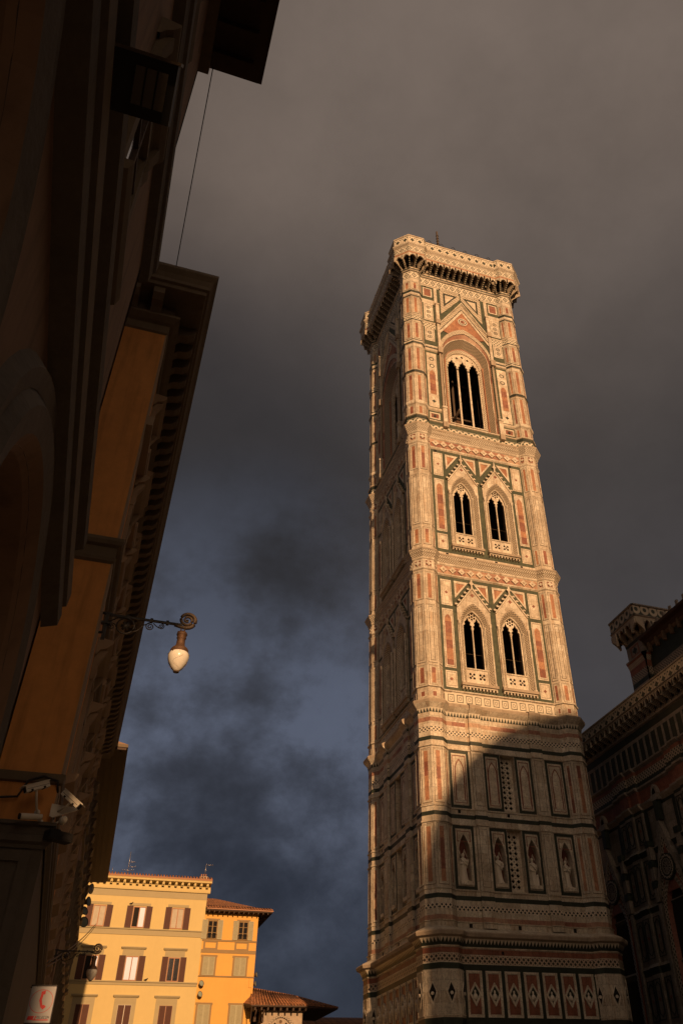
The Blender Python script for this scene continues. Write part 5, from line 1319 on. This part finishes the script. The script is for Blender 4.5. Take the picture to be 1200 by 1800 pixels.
# ================================================================== small things
def scroll(c, r0, turns, F, n=26, sg=1, ph=0):
    """spiral points in the plane F around (u, z) c"""
    P = []
    for i in range(n + 1):
        t = i / n; r = r0 * (1 - .82 * t); a = ph + sg * 2 * pi * turns * t
        P.append(F.p(c[0] + r * cos(a), c[1] + r * sin(a), 0))
    return P
def lamp(label, loc):
    """wall lamp: root at the wall, arm runs along +x; z = 0 at the top bar"""
    t = thing('wall_lamp', label, 'street lamp', loc, 0, 'wrought iron lamps along the left row')
    F = Fr((0, 0), (1, 0)); L = 1.86
    mb = MB()
    mb.tube([F.p(.0, .03), F.p(.30, .02)], .03, 'black_iron', 6)
    mb.box(F, .16, .24, -.62, .06, -.02, .02, 'black_iron', back=True); mb.tube([F.p(0, -.46), F.p(.2, -.45)], .03, 'black_iron', 6); mb.box(F, -.02, .03, -.56, -.34, -.08, .08, 'black_iron', back=True); mb.box(F, -.02, .03, -.08, .12, -.08, .08, 'black_iron', back=True)
    mb.box(F, .10, .30, -.24, -.19, -.05, .05, 'black_iron', back=True)
    mb.build('wall_bracket', t)
    mb = MB(); mb.box(F, .2, L - .02, -.025, .025, -.022, .022, 'black_iron', back=True)
    for u in (.62, 1.15, 1.5): mb.box(F, u - .03, u + .03, -.045, .045, -.04, .04, 'black_iron', back=True)
    mb.build('arm', t)
    mb = MB()
    mb.tube([F.p(u, z) for u, z in circ(.62, -.22, .19, 20)] + [F.p(.81, -.22)], .018, 'black_iron', 6)
    for k in range(6): mb.tube([F.p(.62, -.22), F.p(.62 + .1 * cos(k * pi / 3), -.22 + .1 * sin(k * pi / 3))], .03, 'black_iron', 6)
    mb.tube(scroll((.33, -.27), .09, 1.6, F), .013, 'black_iron', 5)
    mb.tube([F.p(.22, -.40), F.p(.26, -.16), F.p(.42, -.05), F.p(.6, -.03)], .016, 'black_iron', 5); mb.tube([F.p(.74, -.38), F.p(.9, -.28), F.p(1.0, -.14), F.p(1.14, -.05)], .014, 'black_iron', 5)
    mb.tube(scroll((1.14, -.15), .10, 1.8, F, ph=pi / 2), .014, 'black_iron', 5); mb.tube(scroll((1.38, -.11), .07, 1.8, F, ph=pi / 2, sg=-1), .012, 'black_iron', 5); mb.tube([F.p(1.2, -.06), F.p(1.27, -.12), F.p(1.35, -.16)], .012, 'black_iron', 5)
    mb.build('scrollwork', t)
    mb = MB(); P = scroll((L + .07, .14), .20, 2.1, F, n=40, sg=1, ph=-pi / 2)
    mb.tube([F.p(L - .2, -.03), F.p(L - .08, -.055)] + P, .03, 'warm_iron', 7, rr=[.03, .032] + [.046 - .022 * i / 40 for i in range(41)]); mb.lathe(F.p(L + .07, .14 - .02, 0), [(0, 0), (.03, .01), (.03, .03), (0, .04)], 'warm_iron', 8)
    mb.build('finial_scroll', t)
    c = Vector((0, 0, 0)); K = 1.28; cl_ = F.p(L, 0, 0)
    mb = MB()
    for sg in (-1, 1): mb.tube([c + Vector((sg * .02, 0, -.04)), c + Vector((sg * .045, 0, -.16))], .012, 'warm_iron', 5)
    mb.lathe(c, [(0, -.12), (.05, -.13), (.085, -.16), (.095, -.19), (.085, -.21), (.075, -.24), (.085, -.26), (.07, -.28), (.075, -.38), (.09, -.43), (.13, -.46), (.155, -.50), (.15, -.53), (.165, -.55), (.16, -.575), (.10, -.575)][::-1], 'bronze', 20)
    for k in range(4): mb.lathe(c + Vector((.075 * cos(k * pi / 2 + .4), .075 * sin(k * pi / 2 + .4), -.19)), [(.015, 0), (.02, .03), (0, .06)], 'bronze', 6)
    for k in range(5): mb.tube([c + Vector((.15 * cos(k), .15 * sin(k), -.54)), c + Vector((.185 * cos(k), .185 * sin(k), -.58))], .007, 'bronze', 4)
    o_ = mb.build('lamp_cap', t, cl_); o_.scale = (K, K, K)
    mb = MB(); mb.lathe(c, [(0, -.92), (.03, -.925), (.05, -.91), (.09, -.86), (.135, -.77), (.155, -.69), (.16, -.64), (.15, -.59), (.14, -.565)], 'cream_glass', 28)
    g_ = mb.build('globe', t, cl_); g_.scale = (K * 1.12, K * 1.12, K * .97)
    mb = MB()
    for ph in (0.2, 1.7, 3.1, 4.6):
        P = []
        for i in range(9):
            z = -.60 - i * .036; r = .162 * (1 - max(0, (-.64 - z) / .29) ** 2.0) ** .5 if z < -.64 else .157
            a = ph + .5 * sin(i * .9) ; P.append(c + Vector(((r + .001) * cos(a), (r + .001) * sin(a), z)))
        mb.tube(P, .0010, 'window_frame', 4)
    mb.lathe(c, [(0, -.945), (.045, -.94), (.048, -.92), (.03, -.905)], 'warm_iron', 12)
    mb.build('glass_seam', g_)
    return t
l1 = lamp('iron bracket lamp with cream globe seen against the sky, on the orange palazzo', (-23.02, -40.0, 11.29))
l2 = lamp('distant bracket lamp whose globe hangs before the yellow house shutters', (-22.95, -12.5, 9.35))

# floodlight on the near palazzo
t = thing('floodlight', 'large black box floodlight with three lamps, high on the near palazzo wall', 'floodlight', (-23.37, -53.97, 8.18))
mb = MB(); Fq = Fr((.0, 0), (1, 0))
mb.box(Fq, .10, .68, -.23, .22, -.24, 0, 'black_plastic', back=True); mb.box(Fq, .08, .70, .22, .245, -.26, .03, 'warm_iron', back=True); mb.build('housing', t)
for i in range(3):
    mb = MB(); mb.box(Fq, .38 + i * .085, .45 + i * .085, -.14, .14, .002, .02, 'grey_stone'); mb.build('lamp', t)
mb = MB(); mb.box(Fq, .12, .18, .04, .20, .002, .02, 'warm_iron'); mb.build('label_plate', t)
mb = MB(); mb.box(Fq, -.02, .10, -.08, .08, -.18, -.06, 'black_iron', back=True); mb.build('wall_bracket', t)
t.rotation_euler = (radians(62), 0, 0)

# cables
def cable(name, label, P, r, mat, group=None, ties=0):
    mb = MB(); mb.tube(P, r, mat, 6)
    if ties:
        for i in range(1, len(P) - 1):
            if i % ties == 0: mb.tube([Vector(P[i]) + Vector((0, -.05, 0)), Vector(P[i]) + Vector((0, .05, 0))], r * 1.7, mat, 6)
    return tag(mb.build(name), label, 'cable', group)
A_, B_ = Vector((-23.05, -46.95, 23.22)), Vector((-23.07, -41.7, 21.68))
P = []
for i in range(31):
    s_ = i / 30; p = A_.lerp(B_, s_); p.z -= .06 * sin(pi * s_); P.append(p)
cable('overhead_cable', 'thin black cable strung between the eaves of the near and orange palazzi', P, .012, 'cable_black')
P = []
for i in range(60):
    y = -46.95 - i * .5; P.append(Vector((-23.37 + .05 + .02 * sin(i * 1.3), y, 9.12 + .03 * sin(i * .9))))
cable('cable_bundle', 'bundle of brown cables fixed along the near palazzo above its string course', P, .045, 'cable_brown', ties=4)
P = [Vector((-23.2, -42.0 + i * .01, 7.3)) for i in range(2)]
cable('wall_cable', 'loop of dark cable behind the security cameras on the orange palazzo corner',
      [Vector((-24.6, -40.64, 6.98)), Vector((-24.0, -40.68, 6.95)), Vector((-23.62, -40.68, 7.0)), Vector((-23.5, -40.68, 7.3)), Vector((-23.25, -40.70, 7.4)), Vector((-23.0, -40.70, 7.33)), Vector((-22.94, -40.55, 7.1)), Vector((-22.93, -40.5, 6.7))], .022, 'cable_black')
a = Vector((-22.97, -20.0, 7.6)); b = Vector((-20.6, 24.0, 17.6))
cable('tension_cable', 'taut wire rising from the left row in front of the yellow house', [a.lerp(b, i / 20) + Vector((0, 0, -.25 * sin(pi * i / 20))) for i in range(21)], .028, 'warm_iron', 'taut wires in front of the yellow house')
cable('tension_cable', 'second taut wire, just below the other one in front of the yellow house', [a.lerp(b, i / 20) + Vector((.04, 0, -.30 * sin(pi * i / 20) - .12)) for i in range(21)], .022, 'warm_iron', 'taut wires in front of the yellow house')
mb = MB(); mb.box(Fr((-23.34, -47.3), (0, 1)), 0, .34, 8.82, 9.3, 0, .16, 'camera_plastic', back=True); mb.box(Fr((-23.34, -47.3), (0, 1)), .05, .30, 8.78, 8.82, .02, .14, 'grey_stone'); tag(mb.build('junction_box'), 'pale junction box at the end of the cable bundle on the near palazzo corner', 'box')

# security cameras
def seccam(label, loc, dirv, style, arm):
    t = thing('security_camera', label, 'security camera', loc, 0, 'security cameras on the palazzo corner')
    d = Vector(dirv).normalized(); s_ = d.cross(Vector((0, 0, 1))).normalized(); u = s_.cross(d)
    mb = MB()
    def bx(x0, x1, y0, y1, z0, z1, m):
        P = [d * x + s_ * y + u * z for x in (x0, x1) for y in (y0, y1) for z in (z0, z1)]
        for q in ((0, 1, 3, 2), (4, 6, 7, 5), (0, 4, 5, 1), (2, 3, 7, 6), (0, 2, 6, 4), (1, 5, 7, 3)): mb.face([P[i] for i in q], m)
    if style == 0:
        bx(-.20, .22, -.065, .065, -.06, .045, 'camera_plastic'); bx(-.21, .28, -.08, .08, .045, .06, 'camera_plastic'); bx(-.19, .20, -.068, .068, -.015, -.008, 'grey_stone'); mb.build('housing', t)
        mb = MB(); bx(.22, .235, -.05, .05, -.05, .035, 'black_plastic'); mb.build('lens', t)
        mb = MB(); bx(-.12, -.08, -.07, .07, -.065, -.03, 'black_plastic'); bx(.10, .14, -.07, .07, -.065, -.03, 'black_plastic'); mb.build('clasp', t)
    else:
        mb.lathe((0, 0, 0), [(0, -.2), (.05, -.2), (.055, .15), (.05, .17), (0, .17)], 'camera_plastic', 14, axis=d); mb.build('housing', t)
        mb = MB(); mb.lathe(d * .17, [(.05, 0), (.052, .03), (.045, .03), (0, .015)], 'black_plastic', 14, axis=d); mb.build('lens', t)
    mb = MB(); P = [Vector(p) for p in arm]; mb.tube(P, .022, 'camera_plastic', 7); 
    e = P[-1]; mb.lathe(e, [(0, -.01), (.05, -.01), (.05, .02), (0, .02)], 'camera_plastic', 12, axis=Vector((0, 1, 0)))
    mb.build('mounting_arm', t)
    return t
seccam('upper white box camera aimed left on the orange palazzo end wall', (-23.30, -41.0, 7.10), (-1, -.35, -.50), 0, [(0, 0, -.06), (.02, .05, -.16), (.06, .3, -.30), (.08, .36, -.34)])
seccam('white box camera on a triangular arm past the palazzo corner, tilted down to the right', (-22.68, -41.0, 6.93), (.75, -.25, -.62), 0, [(0, 0, -.06), (-.08, .1, -.12), (-.25, .35, -.18)])
seccam('small silver tube camera below the others, aimed left', (-23.30, -40.9, 6.60), (-1, -.3, -.12), 1, [(.1, .05, 0), (.16, .2, 0), (.17, .28, 0)])
mb = MB(); mb.plate(Fr((-23.0, -40.75), (1, 0)), [(0, 6.68), (.06, 6.66), (.45, 6.82), (.45, 6.86), (0, 6.90)], [], -.04, .0, 'camera_plastic'); tag(mb.build('camera_arm'), 'triangular white arm plate reaching out from the palazzo corner', 'bracket')
t = thing('motion_sensor', 'round white sensor under the triangular arm at the palazzo corner', 'sensor', (-22.75, -40.75, 6.62))
mb = MB(); mb.lathe((0, 0, 0), [(0, -.08), (.06, -.07), (.07, 0), (.06, .07), (0, .08)], 'camera_plastic', 14, axis=Vector((.3, -1, .1))); mb.build('housing', t)
mb = MB(); mb.tube([(0, 0, 0), (-.12, .06, -.04), (-.2, .15, -.02)], .018, 'camera_plastic', 6); mb.build('mounting_arm', t)
mb = MB(); mb.tube([(-.2, .12, -.02), (-.16, .05, -.22), (-.24, .12, -.42)], .016, 'cable_black', 6); mb.build('lead', t)
t = thing('small_floodlight', 'flat black floodlight just below the security cameras', 'floodlight', (-22.72, -40.8, 6.33), .6)
mb = MB(); mb.box(Fr((-.22, 0), (1, 0)), 0, .46, -.06, .09, -.2, 0, 'black_plastic', back=True); mb.box(Fr((-.22, 0), (1, 0)), .1, .22, .09, .12, -.12, -.04, 'black_plastic'); mb.build('housing', t)
mb = MB(); mb.box(Fr((-.22, 0), (1, 0)), .25, .43, -.03, .05, .0, .008, 'black_iron'); mb.build('lens', t)

# telephone sign
def vtext(mb, F, s, u0, z0, h, d, mat, th=.15, slant=.18):
    GL = {'T': [[(0, 1), (1, 1)], [(.5, 1), (.5, 0)]], 'E': [[(1, 1), (0, 1), (0, 0), (1, 0)], [(0, .5), (.8, .5)]], 'L': [[(0, 1), (0, 0), (1, 0)]], 'C': [[(1, 1), (0, 1), (0, 0), (1, 0)]],
          'O': [[(0, 0), (0, 1), (1, 1), (1, 0), (0, 0)]], 'M': [[(0, 0), (0, 1), (.5, .4), (1, 1), (1, 0)]]}
    w = h * .62; u = u0
    for ch in s:
        for st in GL[ch]:
            for (a, b), (c, e) in zip(st, st[1:]):
                x0, y0, x1, y1 = u + a * w + b * h * slant, z0 + b * h, u + c * w + e * h * slant, z0 + e * h
                L = hypot(x1 - x0, y1 - y0) or 1; nx, ny = -(y1 - y0) / L * h * th / 2, (x1 - x0) / L * h * th / 2
                mb.face([F.p(x0 - nx, y0 - ny, d), F.p(x1 - nx, y1 - ny, d), F.p(x1 + nx, y1 + ny, d), F.p(x0 + nx, y0 + ny, d)], mat)
        u += w * 1.38
t = thing('telephone_sign', 'white telephone sign with red handset in a red ring, at the lower left corner', 'sign', (-22.63, -41.15, 3.48))
t.scale = (.8, .8, .74)
Fs = Fr((0, 0), (1, -.12)); 
mb = MB(); mb.box(Fs, 0, .46, 0, .66, -.14, 0, 'sign_white', back=True); mb.box(Fs, -.01, .47, .66, .685, -.15, .01, 'black_iron', back=True); mb.box(Fs, -.01, .47, -.02, 0, -.15, .01, 'black_iron', back=True); mb.build('sign_box', t)
mb = MB(); a = circ(.23, .385, .215, 36); a.append(a[0]); b = circ(.23, .385, .207, 36); b.append(b[0]); mb.strip(Fs, a, b, .004, .004, 'sign_red'); mb.build('red_ring', t)
mb = MB()
hs_ = [(.205, .555), (.255, .575), (.262, .50), (.235, .49), (.232, .40), (.252, .31), (.275, .315), (.305, .262), (.262, .212), (.205, .26), (.178, .40), (.188, .50)]
hs_ = [(.20, .56), (.275, .585), (.275, .515), (.245, .505), (.235, .41), (.262, .315), (.295, .32), (.335, .285), (.285, .235), (.235, .275), (.188, .40), (.20, .50)]
mb.plate(Fs, hs_, [], .0, .006, 'sign_red'); mb.build('handset', t)
mb = MB(); mb.face([Fs.p(.03, .05, .005), Fs.p(.14, .05, .005), Fs.p(.155, .12, .005), Fs.p(.045, .12, .005)], 'sign_red'); mb.face([Fs.p(.14, .04, .005), Fs.p(.42, .04, .005), Fs.p(.42, .058, .005), Fs.p(.14, .058, .005)], 'sign_red'); mb.face([Fs.p(.16, .05, .006), Fs.p(.18, .05, .006), Fs.p(.20, .12, .006), Fs.p(.18, .12, .006)], 'sign_red')
vtext(mb, Fs, 'TELECOM', .195, .075, .04, .006, 'sign_black'); mb.build('lettering', t)
mb = MB(); mb.tube([Fs.p(.1, .68, -.07), Fs.p(.05, .72, -.35), Fs.p(-.1, .72, -.55)], .014, 'black_iron', 6); mb.build('mounting_arm', t)

# spot floodlights
def horn(label, loc, dirv, s=.24, group='round floodlights on the houses', armv=(0, .3, 0)):
    t = thing('round_floodlight', label, 'floodlight', loc, 0, group); d = Vector(dirv).normalized()
    mb = MB(); mb.lathe(-d * s * 1.1, [(0, 0), (s * .5, .02), (s * .55, s * .5), (s * .62, s * .8), (s * .95, s * 1.1), (s, s * 1.3), (s * .9, s * 1.3)], 'warm_iron', 14, axis=d); mb.build('housing', t)
    mb = MB(); mb.lathe(d * s * .12, [(0, .03), (s * .6, .02), (s * .9, 0)][::-1], 'lens_glass', 14, axis=d); mb.build('lens', t)
    mb = MB(); mb.tube([-d * s * .5, Vector(armv) * .5 - d * s * .3, Vector(armv)], .03, 'black_iron', 5); mb.build('wall_bracket', t)
    return t
horn('topmost round floodlight at the far end of the left row', (-21.55, 25, 20.5), (1, -.5, -.1), .42, armv=(-.6, 0, -.1))
horn('second round floodlight from the top at the far end of the left row', (-21.55, 25, 19.5), (1, -.6, .15), .38, armv=(-.6, 0, -.1))
horn('third round floodlight down at the far end of the left row, tilted up', (-21.7, 25, 18.75), (.8, -.8, .35), .36, armv=(-.5, 0, -.1))
horn('lowest round floodlight at the far end of the left row, in a dark box frame', (-21.6, 25, 17.9), (.6, -1, .1), .42, armv=(-.5, 0, -.1))
horn('upper of two round floodlights on the joint of the yellow and amber houses', (-9.6, 37.1, 15.4), (.5, -1, .3), .27)
horn('lower of two round floodlights on the joint of the yellow and amber houses', (-9.62, 37.1, 14.5), (.5, -1, .3), .27)
horn('upper round floodlight on the right edge of the amber house', (-4.2, 37.6, 16.35), (1, -.5, .2), .26, armv=(-.3, 0, 0))
horn('lower round floodlight on the right edge of the amber house', (-4.25, 37.6, 15.55), (1, -.5, .1), .26, armv=(-.3, 0, 0))
# antennas
def antenna(label, loc, h, els):
    t = thing('roof_antenna', label, 'antenna', loc, 0, 'television antennas on the yellow house')
    mb = MB(); mb.tube([(0, 0, 0), (0, 0, h)], .03, 'aluminium', 6); mb.build('mast', t)
    for z, x0, x1 in els:
        mb = MB(); mb.tube([(x0, 0, z), (x1, 0, z + .02)], .02, 'aluminium', 5)
        k = x0
        while k < x1 + .01: mb.tube([(k, -.3, z + .02), (k, .3, z + .02)], .01, 'aluminium', 4); k += .22
        mb.build('element', t)
    return t
antenna('tall television antenna with several arms on the yellow house roof', (-18.25, 36.9, 24.95), 1.95, [(.15, -.55, .55), (.5, .0, .75), (.95, .0, .65)])
antenna('small antenna with a single arm beside the yellow house chimney', (-10.55, 36.6, 25.0), 1.05, [(1.0, 0, .75)])
mb = MB(); mb.tube([(-19.75, 37.0, 24.9), (-19.75, 37.0, 25.35)], .02, 'aluminium', 5); tag(mb.build('rod'), 'short thin rod on the yellow house roof left of the antennas', 'rod', )
# birds on the ledges
for (x, z, lb) in ((-14.85, 15.53, 'small dark pigeon on the middle ledge of the yellow house'), (-17.35, 22.08, 'small dark pigeon on the shutter top of the yellow house')):
    mb = MB(); S_ = [(-.20, .10, .015), (-.12, .09, .03), (-.02, .10, .065), (.07, .13, .06), (.11, .18, .035), (.14, .22, .035), (.18, .215, .02), (.21, .205, .004)]
    mb.tube([(a, 0, b) for a, b, r in S_], .05, 'black_plastic', 10, rr=[r for a, b, r in S_]); mb.tube([(0, -.02, .06), (.0, -.02, 0)], .008, 'bronze', 4); mb.tube([(.02, .02, .06), (.02, .02, 0)], .008, 'bronze', 4)
    tag(mb.build('pigeon', None, (x, 37.36, z)), lb, 'bird', 'pigeons on the yellow house')
